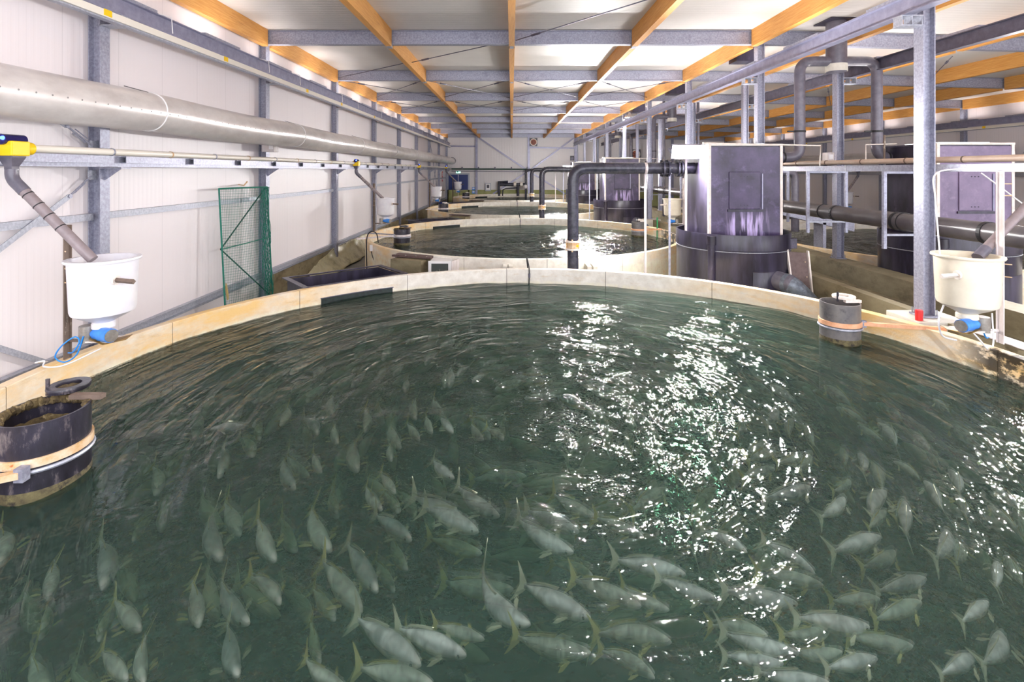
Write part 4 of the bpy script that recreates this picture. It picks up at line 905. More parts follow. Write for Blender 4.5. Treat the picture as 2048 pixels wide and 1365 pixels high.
tub, box = vessel(5.05, 11.5, 'big round black tub with grey outlet elbow beside the nearest tank rim', 'tall dark purple-stained box with square hatch standing in the nearest black tub', 'front')
for k, nm in ((1, 'second'), (2, 'third')):
    clone(tub, dy=PITCH*k, label='round black tub with pale outlet elbow behind the %s tank' % nm); clone(box, dy=PITCH*k, label='dark box standing in the %s black tub from the camera' % nm)
vessel(9.57, 11.05, 'black tub at the right edge behind the big main pipe', 'tall lilac-fronted box beyond the channel at the right edge', 'lilac', True)
tb2, bx2 = vessel(9.57, 23.2, 'black tub far behind the main pipe in the right hall', 'lilac-fronted box far behind in the right hall', 'lilac', True)
# mould growing on the tub beside the box
def fuzz(cx, cy, lab):
    m = MB(); random.seed(3)
    for i in range(60):
        x, y = cx-1.02+random.random()*.2, cy-.62+random.random()*.75
        h = .04+random.random()*.10
        m.tube([(x, y, 1.74), (x+random.uniform(-.02, .02), y, 1.74+h)], .012, 5, rs=[.016, .003])
    o = m.build('mould_tufts', mat('pale_mould', (150, 160, 160), (90, 100, 104), rough=.9, scale=20)); tag(o, lab, 'mould', kind='stuff')
fuzz(5.05, 11.5, 'pale mould tufts on the nearest black tub left of the box')
# board leaning beside the first tub
r = thing('leaning_board', (6.0, 10.45, .4), 'brown board with pale edges leaning beside the nearest black tub', 'board')
a, b, c, d = Vector((5.86, 10.62, 1.68)), Vector((6.20, 10.52, 1.66)), Vector((6.20, 10.30, .45)), Vector((5.90, 10.38, .45)); nrm = Vector((-.0, -.03, .006))
MB().prism([a, b, c, d], (0, .022, 0)).build('board_sheet', M['brown_board'], r)
for p, q, xo in ((a, d, -.03), (b, c, .012)):
    MB().prism([p+Vector((xo, -.03, .05)), p+Vector((xo+.03, -.03, .05)), q+Vector((xo+.03, -.03, 0)), q+Vector((xo, -.03, 0))], (0, .06, 0)).build('edge_rail', M['trim'], r)
s = MB()
for t in (.15, .4, .65, .85): p = b.lerp(c, t); s.lathe([(0, 0), (.012, 0), (.012, .012)], p+Vector((-.05, -.014, 0)), 8, 'y')
s.build('screws', M['strap'], r)
o = MB().box(5.88, 6.12, 10.72, 10.9, 1.72, 1.94).build('terminal_box', M['black'], bevel=.008); tag(o, 'small black terminal box behind the leaning brown board', 'box')
# broad uplights added unseen on the box lids to brighten the roof
for k, (x, y) in enumerate(((5.02, 11.45), (5.02, 11.45+PITCH), (5.02, 11.45+2*PITCH), (9.54, 11.0), (9.54, 23.15))):
    r = thing('fill_light', (x, y, 3.96), 'broad uplight panel added unseen on the lid of the %s box of the %s hall' % (('nearest', 'second', 'third', 'nearer', 'farther')[k], 'left' if k < 3 else 'right'), 'lamp')
    MB().box(x-.55, x+.55, y-.5, y+.5, 3.962, 3.985).build('lamp_housing', M['galv'], r); MB().box(x-.52, x+.52, y-.47, y+.47, 3.986, 3.99).build('fill_panel', M['panel'], r)
# thin pipes over the boxes
def thinrail(dx, dy, lab):
    r = thing('spray_pipe', (5.3+dx, 10.7+dy, 3.98), lab, 'pipe'); MB().tube([(4.1+dx, 10.72+dy, 3.985), (6.62+dx, 10.72+dy, 3.93), (6.60+dx, 10.72+dy, 3.50)], .016, 8).build('pipe_body', M['trim'], r)
thinrail(0, 0, 'thin pale pipe running over the nearest box and dropping to the tan feed pipe'); thinrail(0, PITCH, 'thin pale pipe over the box of the second black tub')
r = thing('spray_pipe', (8.2, 11.3, 3.95), 'thin pale pipe hooked between the down pipe and the lilac box', 'pipe'); MB().tube([(8.7, 11.3, 4.0), (8.0, 11.3, 3.98), (8.0, 11.3, 3.62)], .014, 8).build('pipe_body', M['trim'], r)
MB().tube([(8.42, 11.3, 4.2), (8.42, 11.3, 3.6)], .022, 8).build('hanger', M['post_brown'], r)

# swan neck inlet pipes
def swan(k):
    y = 11.6 + PITCH*k; nm = ('nearest', 'second', 'third')[k]
    r = thing('inlet_pipe', (1.42, y, 0), 'black swan neck pipe dropping between tanks, %s of the row' % nm, 'pipe', 'black swan neck pipes')
    MB().tube(elbow((1.42, y, .1), (1.42, y, 3.45), (4.28, y, 3.45), .34, 10), .13, 30).build('pipe_body', M['pipe_black'], r, smooth=True)
    f = MB()
    for z in (1.58, 1.76): f.lathe([(.13, z-.018), (.185, z-.018), (.185, z+.018), (.13, z+.018)], (1.42, y, 0), 26)
    f.build('flange', M['trim'], r)
    f = MB()
    for q in range(6):
        a = q*PI/3+.3; f.tube([(1.42+.165*math.cos(a), y+.165*math.sin(a), 1.53), (1.42+.165*math.cos(a), y+.165*math.sin(a), 1.81)], .017, 8)
    f.lathe([(.13, 1.6), (.15, 1.6), (.15, 1.74), (.13, 1.74)], (1.42, y, 0), 24); f.build('flange_bolts', M['strap'], r)
    MB().lathe([(0, 0), (.028, 0), (.028, .03), (0, .03)], (1.5, y-.19, 1.67), 12, 'y').build('yellow_tag', M['yellow'], r)
    f = MB()
    for x in (3.5, 3.62, 3.84, 3.92): f.lathe([(.13, -.022), (.20, -.022), (.20, .022), (.13, .022)], (x, y, 3.45), 26, 'x')
    for q in range(8):
        a = q*PI/4; f.tube([(3.44, y+.175*math.cos(a), 3.45+.175*math.sin(a)), (3.68, y+.175*math.cos(a), 3.45+.175*math.sin(a))], .016, 8)
    f.build('joint_flanges', M['pipe_black'], r, smooth=True)
    MB().lathe([(.131, -.03), (.138, -.03), (.138, .03), (.131, .03)], (3.10, y, 3.45), 26, 'x').build('pale_strap', M['white_stain'], r)
    MB().lathe([(.1305, -.012), (.137, -.012), (.137, .012), (.1305, .012)], (1.42, y, 3.08), 26).build('weld_ring', M['pipe_black'], r)
    for x, wd, mm, lab in ((3.10, .045, 'white_stain', 'pale square pole propping the %s swan neck pipe'), (3.66, .04, 'galv', 'grey pole beside the flanges of the %s swan neck pipe')):
        p = thing('support_pole', (x, y, 0), lab % nm, 'pole', 'support poles'); MB().box(x-wd/2, x+wd/2, y-wd/2, y+wd/2, 0, 3.31).build('pole_body', M[mm], p); MB().box(x-.06, x+.06, y-.06, y+.06, 0, .012).build('foot_plate', M['galv'], p)
for k in range(3): swan(k)
r = thing('inlet_pipe', (1.42, 46.0, 0), 'farthest slim swan neck pipe with white valve by the back wall', 'pipe', 'black swan neck pipes')
MB().tube(elbow((1.3, 46.2, .1), (1.3, 46.2, 3.45), (4.28, 46.2, 3.45), .34, 8), .1, 16).build('pipe_body', M['pipe_black'], r, smooth=True); MB().lathe([(0, -.2), (.2, -.14), (.24, 0), (.2, .14), (0, .2)], (1.25, 46.0, 1.9), 14).build('valve_body', M['white_stain'], r, smooth=True)

# flood lamps
def flood(x, y, z, lab, face=-1, pole=True, w=.62, tilt=.35, h=.2, gm='flood'):
    r = thing('flood_lamp', (x, y, 0 if pole else z), lab, 'lamp', 'flood lamps')
    c, s = math.cos(tilt), math.sin(tilt)
    def T(u, v, t): # local: u right, v outward, t up
        return Vector((x+u, y + face*(v*c + t*s), z - v*s + t*c))
    def bx(u0, u1, v0, v1, t0, t1):
        m = MB(); q = [T(u, v, t) for u, v, t in ((u0, v0, t0), (u1, v0, t0), (u1, v1, t0), (u0, v1, t0), (u0, v0, t1), (u1, v0, t1), (u1, v1, t1), (u0, v1, t1))]
        return m.add(q, [(0,3,2,1),(4,5,6,7),(0,1,5,4),(1,2,6,5),(2,3,7,6),(3,0,4,7)])
    bx(-w/2-.03, w/2+.03, 0, .09, -h/2-.03, h/2+.03).build('lamp_housing', M['galv'], r)
    bx(-w/2, w/2, .092, .10, -h/2, h/2).build('lamp_glass', M[gm], r)
    for sg in (-1, 1): bx(sg*(w/2+.045)-.012, sg*(w/2+.045)+.012, -.12, .05, -.03, .03).build('lamp_bracket', M['galv'], r)
    bx(-w/2-.05, w/2+.05, -.14, -.12, -.03, .03).build('yoke', M['galv'], r)
    if pole:
        px_ = x+.06; MB().box(px_-.022, px_+.022, y-face*.16-.022, y-face*.16+.022, 0, z+.05).build('lamp_pole', M['white_stain'], r); MB().box(px_-.06, px_+.06, y-face*.16-.06, y-face*.16+.06, 0, .012).build('foot_plate', M['galv'], r)
    return r
for k in range(3): flood(3.93, 11.3+PITCH*k, 3.84 if k == 0 else 3.62, 'blazing white flood lamp on a pale pole, %s along the tank row' % ('nearest', 'second', 'third')[k], h=.26)
flood(11.35, 10.6, 3.75, 'flood lamp beside the lilac-fronted box, just outside the right edge')
for k, (x, y) in enumerate(((5.0, 12.7), (5.0, 24.65), (5.0, 36.6), (9.6, 12.5), (9.6, 24.6))):  # added floods aimed up out of view behind the boxes, as fill
    flood(x, y, 3.7, 'added unseen flood lamp facing away behind the %s box of the %s hall' % (('nearest', 'second', 'third', 'nearer', 'farther')[k], 'left' if k < 3 else 'right'), face=1, pole=True, tilt=-.7, gm='flood_fill')
for k in range(3): flood(2.75, 11.86+PITCH*k, 3.45, 'added unseen flood lamp behind the %s swan neck pipe, facing the next tank' % ('nearest', 'second', 'third')[k], face=1, pole=False, tilt=.6, w=.5, h=.1)  # added out of view to brighten the next tank's front wall
def highbay(x, y, z, lab):
    r = thing('high_bay_lamp', (x, y, z), lab, 'lamp', 'high bay lamps')
    MB().lathe([(.05, .28), (.07, .2), (.12, .12), (.24, .06), (.27, 0), (.25, 0), (.1, .1), (0, .12)], (x, y, z), 28).build('lamp_shade', M['white'], r, smooth=True)
    MB().lathe([(0, .0), (.22, .005)], (x, y, z), 28).build('lamp_glass', M['bay'], r); MB().tube([(x, y, z+.28), (x, y, roof(x)-.05)], .01, 6).build('hanger', M['blackcable'], r)
highbay(6.35, 27.0, 6.25, 'round high bay lamp under the roof near the fourth near-channel column')

# ventilation stacks with two down pipes
def stack(k):
    y = 11.6 + PITCH*k; nm = ('nearest', 'second', 'third')[k]
    r = thing('vent_stack', (7.53, y, 5.6), 'grey plastic vent stack through the roof with two bent down pipes, %s of the row' % nm, 'vent pipe', 'vent stacks')
    MB().lathe([(0, 5.68), (.205, 5.68), (.215, 5.72), (.215, roof(7.5)-.02)], (7.53, y, 0), 36).build('stack_drum', M['pipe_grey'], r, smooth=True)
    MB().lathe([(.216, 5.69), (.226, 5.69), (.226, 5.86), (.216, 5.86)], (7.53, y, 0), 36).build('pale_band', M['conc_light'], r, smooth=True)
    for sx, xv, xe in ((-1, 6.68, 5.82), (1, 8.47, 9.0)):
        pts = elbow((7.53+sx*.1, y, 5.93), (xv, y, 5.93), (xv, y, 4.6), .28, 8) 
        MB().tube(pts, .115, 24).build('upper_bend', M['pipe_grey'], r, smooth=True)
        MB().tube(elbow((xv, y, 4.6), (xv, y, 3.70), (xe, y, 3.70), .28, 8), .118, 24).build('lower_bend', M['pipe_grey'], r, smooth=True)
        MB().lathe([(.119, 4.28), (.128, 4.28), (.128, 4.33), (.119, 4.33)], (xv, y, 0), 24).build('clamp_ring', M['blackcable'], r)
        MB().box(xv-.28, xv-.12, y-.02, y+.02, 4.29, 4.32).build('clamp_arm', M['blackcable'], r)
        MB().lathe([(.119, -.02), (.127, -.02), (.127, .02), (.119, .02)], (xv+(xe-xv)*.45, y, 3.70), 24, 'x').build('joint_ring', M['blackcable'], r)
    MB().box(7.2, 7.86, y-.33, y+.33, roof(7.5)-.03, roof(7.5)-.005).build('roof_collar', M['black'], r)
for k in range(3): stack(k)
# black roof boxes beside each stack
for k in range(3):
    y = 13.9 + PITCH*k*.5; o = MB().box(5.0+.0*k+1.25, 6.9, y, y+.5, 6.45, 6.84).build('roof_duct', M['black']); tag(o, 'black square duct under the roof beside the near column row, %s from the camera' % ORD[k], 'duct')

# right hall: feed tray, dispenser and bin at the distant wall, bent pipes
r = thing('cable_tray', (19.9, 12, 3.2), 'pale tray with feed pipe along the distant right wall', 'cable tray'); MB().box(19.86, 19.9, 14, 47, 3.15, 3.3).build('tray_body', M['galv_light'], r); MB().tube([(19.8, 14, 3.36), (19.8, 47, 3.36)], .045, 10).build('pipe_body', M['pipe_white'], r)
feeder(19.6, 28.3, 3.45, (18.75, 27.9, 2.25), 'yellow dispenser with slanting tube on the distant right wall')
feed_bin(18.6, 27.8, 2.2, 'small white feed bin before the distant right wall, between the rack hangers', 'binw', 1, 2.5)
r = thing('air_duct', (19.9, 14, 4.3), 'pale fabric air duct along the distant right wall', 'air duct'); MB().tube([(19.85, 20+i, 4.05+.03*math.sin(i)) for i in range(28)], .3, 20).build('duct_skin', M['foil'], r, smooth=True)
def outpipe(x, y, lab):
    r = thing('drain_pipe', (x, y, .4), lab, 'pipe'); MB().tube(elbow((x-2.2, y, 3.35), (x, y, 3.35), (x, y, 1.2), .3, 8), .13, 18).build('pipe_body', M['pipe_grey'], r, smooth=True)
outpipe(10.2, 18.0, 'grey bent pipe dropping behind the hanging racks in the right hall'); outpipe(10.2, 30.0, 'grey bent pipe farther back in the right hall')
r = thing('outlet_chute', (10.2, 17.2, 1.6), 'grey sloping chute above the right hall tank, behind the racks', 'chute'); MB().box(9.9, 10.0, 15.9, 16.4, 0, 1.75).build('chute_leg', M['galv'], r); MB().prism([(8.6, 15.9, 2.1), (8.6, 15.9, 1.98), (10.9, 15.9, 1.45), (10.9, 15.9, 2.0)], (0, .5, 0)).build('chute_body', M['galv'], r)
# tall crossing slim posts in the aisle far back
for k, (x, y) in enumerate(((7.3, 24.0), (7.0, 35.5), (8.9, 23.9))):
    r = thing('support_pole', (x, y, 0), 'slim grey pole rising to the roof behind the second tub, %s one' % ('left', 'farthest', 'right')[k], 'pole'); MB().tube([(x, y, 1.2), (x, y, 6.8)], .07, 12).build('pole_body', M['pipe_grey'], r)
r = thing('green_pole', (6.05, 19.9, 1.2), 'short green pole standing on the right rim of the second tank', 'pole'); MB().tube([(5.5, 18.9, 0), (5.5, 18.9, 1.62)], .03, 8).build('pole_body', M['greenpole'], r)
# ---------------------------------------------------------------- yellowtail fish
def skin_mat(name, back, belly, line):
    m = mat(name, back, rough=.42); N = m.node_tree.nodes; L = m.node_tree.links; b = N['Principled BSDF']
    tc = N.new('ShaderNodeTexCoord'); sp = N.new('ShaderNodeSeparateXYZ'); L.new(tc.outputs['Object'], sp.inputs[0])
    n = N.new('ShaderNodeTexNoise'); n.inputs['Scale'].default_value = 16; n.inputs['Detail'].default_value = 4; L.new(tc.outputs['Object'], n.inputs[0])
    a = N.new('ShaderNodeMath'); a.operation = 'MULTIPLY_ADD'; L.new(n.outputs[0], a.inputs[0]); a.inputs[1].default_value = .05; L.new(sp.outputs[2], a.inputs[2])
    r = N.new('ShaderNodeValToRGB'); e = r.color_ramp.elements
    mr = N.new('ShaderNodeMapRange'); mr.inputs[1].default_value = -.06; mr.inputs[2].default_value = .11; L.new(a.outputs[0], mr.inputs[0]); L.new(mr.outputs[0], r.inputs[0])
    e[0].position = 0; e[0].color = lin(belly); e[1].position = .9; e[1].color = lin(back)
    q = r.color_ramp.elements.new(.42); q.color = lin(line); q = r.color_ramp.elements.new(.60); q.color = lin(tuple((x+y)//2 for x, y in zip(back, belly)))
    mo = N.new('ShaderNodeMapRange'); mo.inputs[1].default_value = .215; mo.inputs[2].default_value = .262; L.new(sp.outputs[0], mo.inputs[0])   # pale snout
    x = N.new('ShaderNodeMix'); x.data_type = 'RGBA'; L.new(mo.outputs[0], x.inputs[0])
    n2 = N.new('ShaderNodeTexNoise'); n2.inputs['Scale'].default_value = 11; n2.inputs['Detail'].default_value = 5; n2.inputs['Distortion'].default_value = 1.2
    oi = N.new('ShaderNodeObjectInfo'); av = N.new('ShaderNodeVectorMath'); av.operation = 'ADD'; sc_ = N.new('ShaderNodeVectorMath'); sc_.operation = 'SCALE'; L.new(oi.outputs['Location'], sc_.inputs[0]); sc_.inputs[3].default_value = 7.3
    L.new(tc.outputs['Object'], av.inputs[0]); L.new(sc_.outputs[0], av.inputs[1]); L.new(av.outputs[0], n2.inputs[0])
    m2 = N.new('ShaderNodeMapRange'); m2.inputs[1].default_value = .36; m2.inputs[2].default_value = .64; m2.inputs[3].default_value = .55; m2.inputs[4].default_value = 1.12; L.new(n2.outputs[0], m2.inputs[0])  # skin mottling, its pale bands also painting in caustic light
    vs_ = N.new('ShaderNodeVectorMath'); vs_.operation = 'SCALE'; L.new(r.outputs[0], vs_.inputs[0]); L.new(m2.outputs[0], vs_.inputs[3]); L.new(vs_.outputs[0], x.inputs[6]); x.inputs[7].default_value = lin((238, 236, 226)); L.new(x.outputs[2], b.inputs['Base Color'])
    return m
SK = [skin_mat('fish_skin_bright', (206, 218, 210), (250, 250, 246), (224, 224, 196)), skin_mat('fish_skin_mid', (168, 184, 164), (238, 240, 226), (210, 210, 170)), skin_mat('fish_skin_olive', (128, 146, 112), (208, 210, 170), (188, 178, 112)), skin_mat('fish_skin_dimmed', (112, 130, 120), (226, 230, 218), (190, 194, 160))]
FIN = [mat('fish_fin_pale', (196, 200, 170), rough=.5), mat('fish_fin_olive', (176, 174, 112), rough=.5), mat('fish_fin_dull', (150, 146, 90), rough=.5), mat('fish_fin_dimmed', (150, 156, 124), rough=.5)]
EYE = mat('fish_eye', (22, 24, 26), rough=.1)
def spine(t, bend, sb):                   # t 0 tail root .. 1 snout, returns x,y,angle for a fish 0.54 long
    s = (t-.55)
    y = bend*(s*s)*.8*(1 if s < 0 else .45) + sb*math.sin(t*5.0)*.02*(1-t)
    return -.27 + .54*t, y
PROF = [(0, .010, .018), (.05, .011, .020), (.10, .017, .024), (.18, .029, .038), (.28, .043, .054), (.40, .056, .068), (.50, .062, .074), (.60, .063, .075), (.70, .058, .069), (.80, .048, .057), (.88, .037, .043), (.945, .025, .028), (.985, .013, .014), (1, .004, .004)]
PROF = [(t, w*.80, h*.80) for t, w, h in PROF]
def fish_meshes(bend, sb, tag_):
    m = MB(); n = 14
    body0 = .13
    for i, (t, w, h) in enumerate(PROF):
        tt = body0 + (1-body0)*t; x, y = spine(tt, bend, sb); x2, y2 = spine(tt+.01, bend, sb); a = math.atan2(y2-y, x2-x); nx_, ny_ = -math.sin(a), math.cos(a)
        for k in range(n):
            q = 2*PI*k/n; m.v.append(Vector((x + nx_*w*math.cos(q), y + ny_*w*math.cos(q), h*math.sin(q)*(1.0 if math.sin(q) > 0 else 1.1))))
    for i in range(len(PROF)-1):
        for k in range(n): m.f.append((i*n+k, i*n+(k+1) % n, (i+1)*n+(k+1) % n, (i+1)*n+k))
    m.f.append(tuple(range(n))[::-1]); m.f.append(tuple((len(PROF)-1)*n+k for k in range(n)))
    def sp3(t, z, off=0): x, y = spine(t, bend, sb); return Vector((x, y+off, z))
    def sheet(top, th=.0018):            # closed thin fin from outline points
        q = MB(); k = len(top); q.v = [p+Vector((0, th, 0)) for p in top] + [p-Vector((0, th, 0)) for p in top]
        q.f = [tuple(range(k)), tuple(range(k, 2*k))[::-1]] + [(i, k+i, k+(i+1) % k, (i+1) % k) for i in range(k)]; return q
    tail = sheet([sp3(.15, .016), sp3(.08, .05), sp3(0, .088), sp3(-.03, .098), sp3(.03, .05), sp3(.065, .0), sp3(.03, -.05), sp3(-.03, -.098), sp3(0, -.088), sp3(.08, -.05), sp3(.15, -.016)])
    # the caudal fin leans over, so it shows from above
    for v in tail.v: v.y += v.z*.55
    dors = sheet([sp3(.20, .028), sp3(.32, .052), sp3(.45, .070), sp3(.57, .076), sp3(.60, .098), sp3(.52, .092), sp3(.40, .080), sp3(.28, .060)])
    pect = []
    for s in (1, -1):
        x, y = spine(.74, bend, sb); o = Vector((x, y + s*.052, -.012)); q = MB()
        pts = [o, o+Vector((.012, s*.004, 0)), o+Vector((-.035, s*.060, -.012)), o+Vector((-.062, s*.066, -.018)), o+Vector((-.048, s*.032, -.01))]
        q.v = [p+Vector((0, 0, .0018)) for p in pts] + [p-Vector((0, 0, .0018)) for p in pts]; k = 5
        q.f = [tuple(range(k)), tuple(range(k, 2*k))[::-1]] + [(i, k+i, k+(i+1) % k, (i+1) % k) for i in range(k)]; pect.append(q)
    eyes = []
    for s in (1, -1):
        x, y = spine(.93, bend, sb); q = MB(); q.lathe([(0, -.005), (.008, -.003), (.009, 0), (.006, .004), (0, .005)], Vector((x, y+s*.0335, .012)), 10, 'y'); eyes.append(q)
    return m, tail, dors, pect, eyes
PROTO = {}
VAR = [(0, 0), (.28, .6), (-.28, -.6), (.62, .8), (-.62, -.8), (.1, 1.4)]
_first = {}
def place_fish(tail, head, cls, depth, label, group, parts=True, eye=False, var=None, exact=None):
    """tail and head in photo pixels; the fish lies at its own depth under the surface"""
    if exact: x, y, ang, L = exact
    else:
        z = WZ - depth - .06
        a, b = atz(tail[0], tail[1], z), atz(head[0], head[1], z); d = b - a; L = d.length; ang = math.atan2(d.y, d.x); x, y = (a.x+b.x)/2, (a.y+b.y)/2
    L = max(.34, min(.62, L)); s = L/.56
    if var is None: var = random.choice((0, 1, 1, 2, 5, 0))
    key = (cls, var)
    if key not in PROTO: PROTO[key] = [q for q in build_proto(cls, var)]
    root = bpy.data.objects.new('fish', PROTO[key][0]); COL.objects.link(root)
    root.location = (x, y, WZ - depth - .075*s); root.rotation_euler = (random.uniform(-.18, .18), random.uniform(-.05, .05), ang); root.scale = (s, s*random.uniform(.92, 1.12), s)
    tag(root, label, 'fish', group)
    if parts:
        for nm, me in PROTO[key][1]:
            if nm == 'eye' and not eye: continue
            c = bpy.data.objects.new(nm, me); COL.objects.link(c); c.parent = root
    return root
def mesh_of(mb, name, m, sm=True):
    me = bpy.data.meshes.new(name); me.from_pydata(mb.v, [], mb.f); me.update(); me.materials.append(m)
    if sm: me.polygons.foreach_set('use_smooth', [True]*len(me.polygons))
    return me
def build_proto(cls, var):
    body, tail, dors, pect, eyes = fish_meshes(VAR[var][0], VAR[var][1], '')
    yield mesh_of(body, 'fish_body', SK[cls])
    yield [('tail_fin', mesh_of(tail, 'tail_fin', FIN[cls], False)), ('dorsal_fin', mesh_of(dors, 'dorsal_fin', FIN[cls], False)), ('pectoral_fin', mesh_of(pect[0], 'pectoral_fin', FIN[cls], False)), ('pectoral_fin', mesh_of(pect[1], 'pectoral_fin', FIN[cls], False)), ('eye', mesh_of(eyes[0], 'eye', EYE)), ('eye', mesh_of(eyes[1], 'eye', EYE))]
def where(px, py):                       # words for a place in the photo, by things one can find there
    if py > 1230: row = 'along the photo bottom'
    elif py > 1090: row = 'in the lower foreground'
    elif py > 960: row = 'in the foreground'
    elif py > 860: row = 'level with the swirl'
    elif py > 780: row = 'just beyond the swirl'
    elif py > 700: row = 'in the far half'
    else: row = 'near the far rim'
    if px < 250: c = 'by the left edge'
    elif px < 500: c = 'left of centre'
    elif px < 720: c = 'one third across'
    elif px < 950: c = 'left of the glare'
    elif px < 1200: c = 'under the left glare'
    elif px < 1450: c = 'under the brightest glare'
    elif px < 1700: c = 'just right of the glare'
    elif px < 1880: c = 'below the right standpipe'
    else: c = 'by the right edge'
    return c + ', ' + row
CN = ['pale', 'grey-green', 'olive']
DEP = [.03, .055, .18]
SPECIAL = {4: 'long pale fish with lit banded back, upper left of the glare', 6: 'grey fish with forked tail raised, heading down, left foreground', 9: 'pale fish with crossing light bands near the bottom edge, left', 10: 'bright silver fish with visible dark eye near the bottom edge', 11: 'banded fish half hidden behind the silver fish with the dark eye', 12: 'strongly curved fish bending right beside the bottom centre', 3: 'slim grey fish with white snout heading right-down, lower left of the glare',
 24: 'grey fish nosing down in the left foreground with thin upright tail', 27: 'slim fish with white mouth pointing straight down, far left', 25: 'plump grey fish with white lower lip, lower left', 31: 'fish heading down with pale head at the bottom edge, left', 39: 'pale fish heading right, topmost of the pair below the glare edge', 40: 'green-backed fish heading right, lower of the pair below the glare edge', 43: 'long fish with mottled head, bottom centre', 45: 'bright white fish beside a ribbon of glitter', 46: 'brightest white fish, just below the ribbon of glitter',
 55: 'long green-marked fish heading right, bottom centre right', 58: 'white fish slanting up to the right, right of the glare', 63: 'pale fish swimming away up the photo, right foreground', 65: 'rounded pale fish swimming away, near the right edge', 68: 'blue-white fish turning upward, lower right', 71: 'long bright white fish with splashing tail, lower right', 73: 'large bluish pale fish swimming away, bottom right corner', 74: 'broad white fish at the bottom edge, right', 82: 'white fish on its side breaking the surface, left half', 83: 'pale fish with splash at its tail, under the fish on its side', 98: 'long banded fish heading right toward the lower left of the glare', 108: 'long pale fish touching the left edge of the glare',
 123: 'slim pale fish swimming away to the upper left, right side', 124: 'pale fish with yellow tail tip swimming away, right side', 118: 'slim curved fish swimming away beyond the right glare', 112: 'thin pale fish right beside the top of the glare', 121: 'pale mottled fish swimming away, right of the glare', 60: 'white-bellied fish with pink tail swimming away right of the glare', 59: 'bright twisting fish right beside the glare', 52: 'fish with bright nose under the bottom edge glitter', 30: 'dark fish with pale snout, lower left corner'}
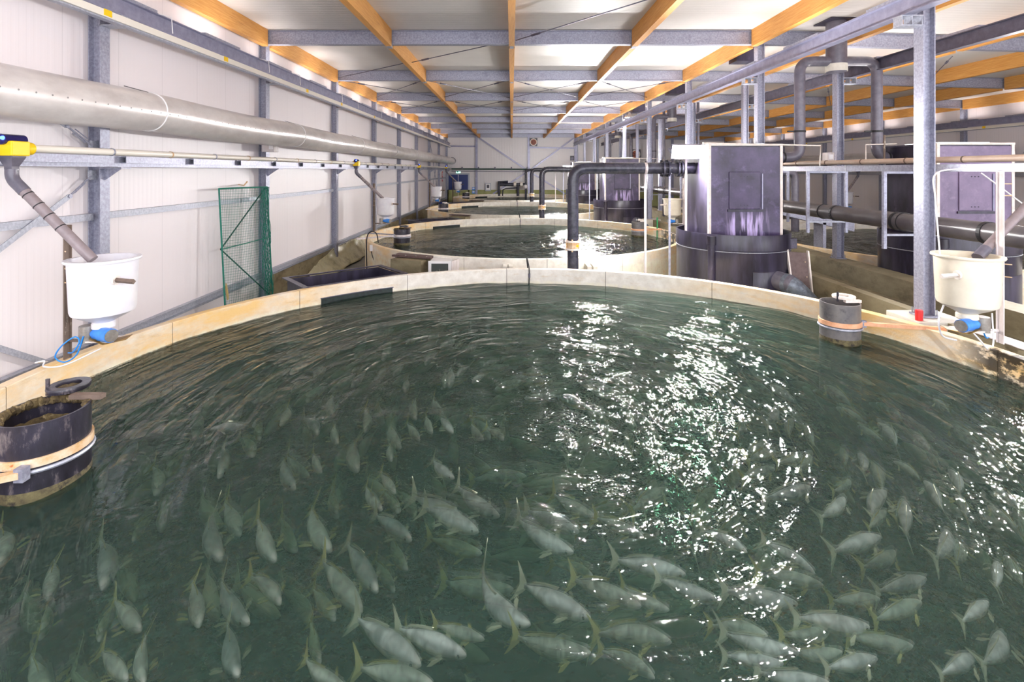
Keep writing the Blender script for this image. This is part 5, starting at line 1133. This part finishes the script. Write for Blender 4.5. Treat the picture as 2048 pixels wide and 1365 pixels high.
A_ = """1 500 1032 551 1120 1|2 602 1008 658 1103 1|3 741 1021 825 1084 0|4 837 1011 960 1059 0|5 842 1080 966 1107 2|6 687 1072 757 1184 0|7 505 1139 567 1211 1|8 636 1107 727 1222 1|9 698 1219 845 1330 0|10 778 1246 936 1315 0|11 861 1256 968 1283 1|12 925 1150 1052 1262 0 3|13 698 1329 870 1372 1|14 591 1334 690 1385 1|16 735 990 757 1022 1|17 775 985 800 1028 2|18 770 1070 812 1146 2|19 745 1120 790 1187 2|20 620 1175 672 1248 2|21 810 1270 872 1323 2|22 612 1245 640 1335 2|23 660 985 674 1035 2|
24 404 1019 438 1128 0|25 420 1160 494 1254 0|26 384 1160 399 1257 1|27 220 1056 214 1172 0|28 112 1118 96 1206 1|29 105 1214 88 1270 2|30 222 1195 283 1268 1|31 440 1245 476 1362 0|32 195 1302 257 1370 1|33 278 1270 283 1380 1|34 20 1040 8 1126 1|35 305 1030 265 1082 2|36 230 1210 197 1286 2|
39 1040 1012 1161 1066 0|40 1015 1042 1147 1105 0|41 1090 990 1193 1038 1|42 1098 1120 1188 1156 2|43 1028 1160 1185 1236 0|44 1130 1150 1286 1215 1|45 1213 1115 1375 1148 0|46 1300 1160 1436 1206 0|47 1230 1180 1340 1233 1|48 1175 1250 1346 1284 1|49 1010 1286 1185 1308 1|50 1195 1290 1312 1360 1|51 1405 1245 1537 1272 1|52 1430 1275 1603 1316 0|53 1180 1035 1290 1075 1|54 1400 1060 1495 1105 0|55 1433 1185 1600 1211 0|
56 1520 1078 1635 1150 0|57 1500 1145 1650 1172 1|58 1652 1105 1765 1072 0|59 1645 1045 1693 999 0|60 1722 1034 1767 978 0|61 1812 1077 1810 1004 0|62 1732 1065 1772 1024 1|63 1886 1137 1900 1058 0|64 1928 1150 1915 1082 1|65 1992 1190 1995 1128 0|66 2044 1175 2016 1126 1|67 1728 1150 1795 1105 1|68 1742 1185 1855 1160 0|69 1650 1208 1762 1202 1|70 1738 1245 1845 1205 1|71 1578 1242 1744 1258 0|72 1918 1252 1975 1212 0|73 1982 1358 2008 1265 0|74 1872 1364 1952 1313 0|75 1640 1345 1757 1322 0|76 1685 1285 1830 1298 1|77 1560 1290 1663 1268 1|78 1580 1325 1684 1312 1|79 1500 1355 1665 1378 0|80 1440 1325 1567 1335 0|
82 511 847 418 863 0|83 459 890 442 952 0|84 585 808 564 852 1|85 612 825 640 869 0|86 552 917 587 977 0|87 698 872 711 943 1|88 737 815 734 863 1|89 768 845 798 896 1|90 810 845 840 884 1|91 876 830 907 869 0|92 845 832 864 870 1|93 852 920 907 962 0|94 857 794 884 832 1|95 933 848 965 884 1|96 757 946 792 991 1|97 719 975 760 1022 1|98 800 977 954 1050 0|99 662 847 673 890 1|100 617 908 643 949 1|101 777 885 781 928 1|102 655 967 675 1035 2|103 658 788 661 829 1|104 517 840 516 880 2|105 485 867 511 912 2|106 816 755 809 787 1|107 892 745 888 775 1|108 895 973 998 1031 0|109 766 985 798 1030 2|110 822 800 829 840 1|111 974 855 1010 885 1|
112 1600 809 1539 769 0|113 1539 855 1555 816 0|114 1568 876 1583 838 1|115 1627 902 1614 857 1|116 1715 816 1645 765 1|117 1750 857 1671 813 1|118 1811 902 1759 844 0|119 1870 911 1829 875 0|120 1697 943 1683 897 1|121 1738 955 1721 907 0|122 1779 993 1744 923 1|123 1902 1034 1849 961 0|124 1937 1002 1901 938 0|125 1603 952 1621 914 1|126 1555 935 1609 918 1|127 1477 958 1551 940 1|128 1527 1002 1627 976 0|130 1674 993 1700 967 1|131 1914 835 1867 800 1|132 1882 943 1858 911 2|133 1841 961 1803 935 1|134 2046 1025 1993 984 0|135 1946 1049 1914 993 1|136 2035 1066 1984 1022 1|137 1480 879 1486 847 1|138 1485 913 1539 891 1|139 1492 926 1553 905 1|140 1776 891 1714 855 1|142 1800 1046 1808 1005 1|
150 784 687 764 720 1|151 789 658 768 672 1|152 840 679 813 689 1|153 881 669 856 681 1|154 920 673 881 697 0|155 961 685 932 705 0|156 873 699 848 728 1|157 928 685 911 699 1|158 733 742 702 775 0|159 649 736 627 755 1|160 776 736 754 757 1|161 807 736 788 752 1|162 936 732 912 755 0|163 998 722 967 734 0|164 971 747 942 769 0|165 674 704 653 718 1|166 905 730 897 775 0|167 1170 810 1130 795 0"""
random.seed(11)
taken = []
for row in A_.replace('\n', '').split('|'):
    f = row.split(); i = int(f[0]); t = (float(f[1]), float(f[2])); h = (float(f[3]), float(f[4])); cls = int(f[5]); cx, cy = (t[0]+h[0])/2, (t[1]+h[1])/2
    var = int(f[6]) if len(f) > 6 else None
    sk = 3 if (cls == 0 and cx < 860 and i not in (10, 9, 82)) else cls  # fish on the left get a darker skin copy, standing in for weaker light
    lab = SPECIAL.get(i)
    grp = 'fish in the nearest tank'
    if not lab:
        lab = '%s fish %s' % (CN[cls], where(cx, cy)); grp = lab
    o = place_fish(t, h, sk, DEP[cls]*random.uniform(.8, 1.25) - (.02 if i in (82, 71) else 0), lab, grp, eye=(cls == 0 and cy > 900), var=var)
    taken.append((o.location.x, o.location.y))
# the rest of the shoal, circling with the current below the others
def flow(x, y): 
    dx, dy = x-TC[0], y-TC[1]; return math.atan2(dy, dx) + PI/2 + .12
def shoal(n, rmin, rmax, dmin, dmax, gap, infront=True):
    out = []; tries = 0
    while len(out) < n and tries < n*60:
        tries += 1; r = math.sqrt(random.uniform(rmin**2, rmax**2)); a = random.uniform(0, 2*PI); x, y = TC[0]+r*math.cos(a), TC[1]+r*math.sin(a)
        if y < 1.9 or abs(x) > 1.08*y: continue
        if any((x-u)**2+(y-v)**2 < gap*gap for u, v in taken[-900:]): continue
        if (x+3.8)**2+(y-4.06)**2 < .45 or (x-4.87)**2+(y-7.42)**2 < .4: continue
        taken.append((x, y)); out.append((x, y, flow(x, y)+random.gauss(0, .22), random.uniform(.5, .62), random.uniform(dmin, dmax)))
    return out
left = 296 - len(taken)
for (x, y, a, L, d) in shoal(left, .5, 5.1, .12, .36, .34):
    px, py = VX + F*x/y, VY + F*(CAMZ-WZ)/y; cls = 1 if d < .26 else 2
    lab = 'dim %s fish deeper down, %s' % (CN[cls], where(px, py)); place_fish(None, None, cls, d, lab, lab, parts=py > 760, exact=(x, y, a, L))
sm = [MB(), MB()]; protos = [fish_meshes(*VAR[v], '') for v in (0, 1, 2, 5)]
for (x, y, a, L, d) in shoal(300, .4, 5.25, .22, .6, .2):
    body, tail, dors, pect, eyes = random.choice(protos); q = sm[0 if d < .3 else 1]; s = L/.56; c, sn = math.cos(a), math.sin(a)
    for part in (body, tail, dors):
        q.add([Vector((x+(v.x*c-v.y*sn)*s, y+(v.x*sn+v.y*c)*s, WZ-d-.075*s+v.z*s)) for v in part.v], part.f)
g = MB(); g.v = sm[0].v + sm[1].v; n0 = len(sm[0].v); g.f = sm[0].f + [tuple(i+n0 for i in f) for f in sm[1].f]
o = g.build('fish_shoal', mat('fish_skin_deep', (140, 156, 128), (176, 184, 150), rough=.5, scale=5), smooth=True); tag(o, 'dense shoal of dim green-grey fish circling below the others in the nearest tank', 'fish shoal', kind='stuff')
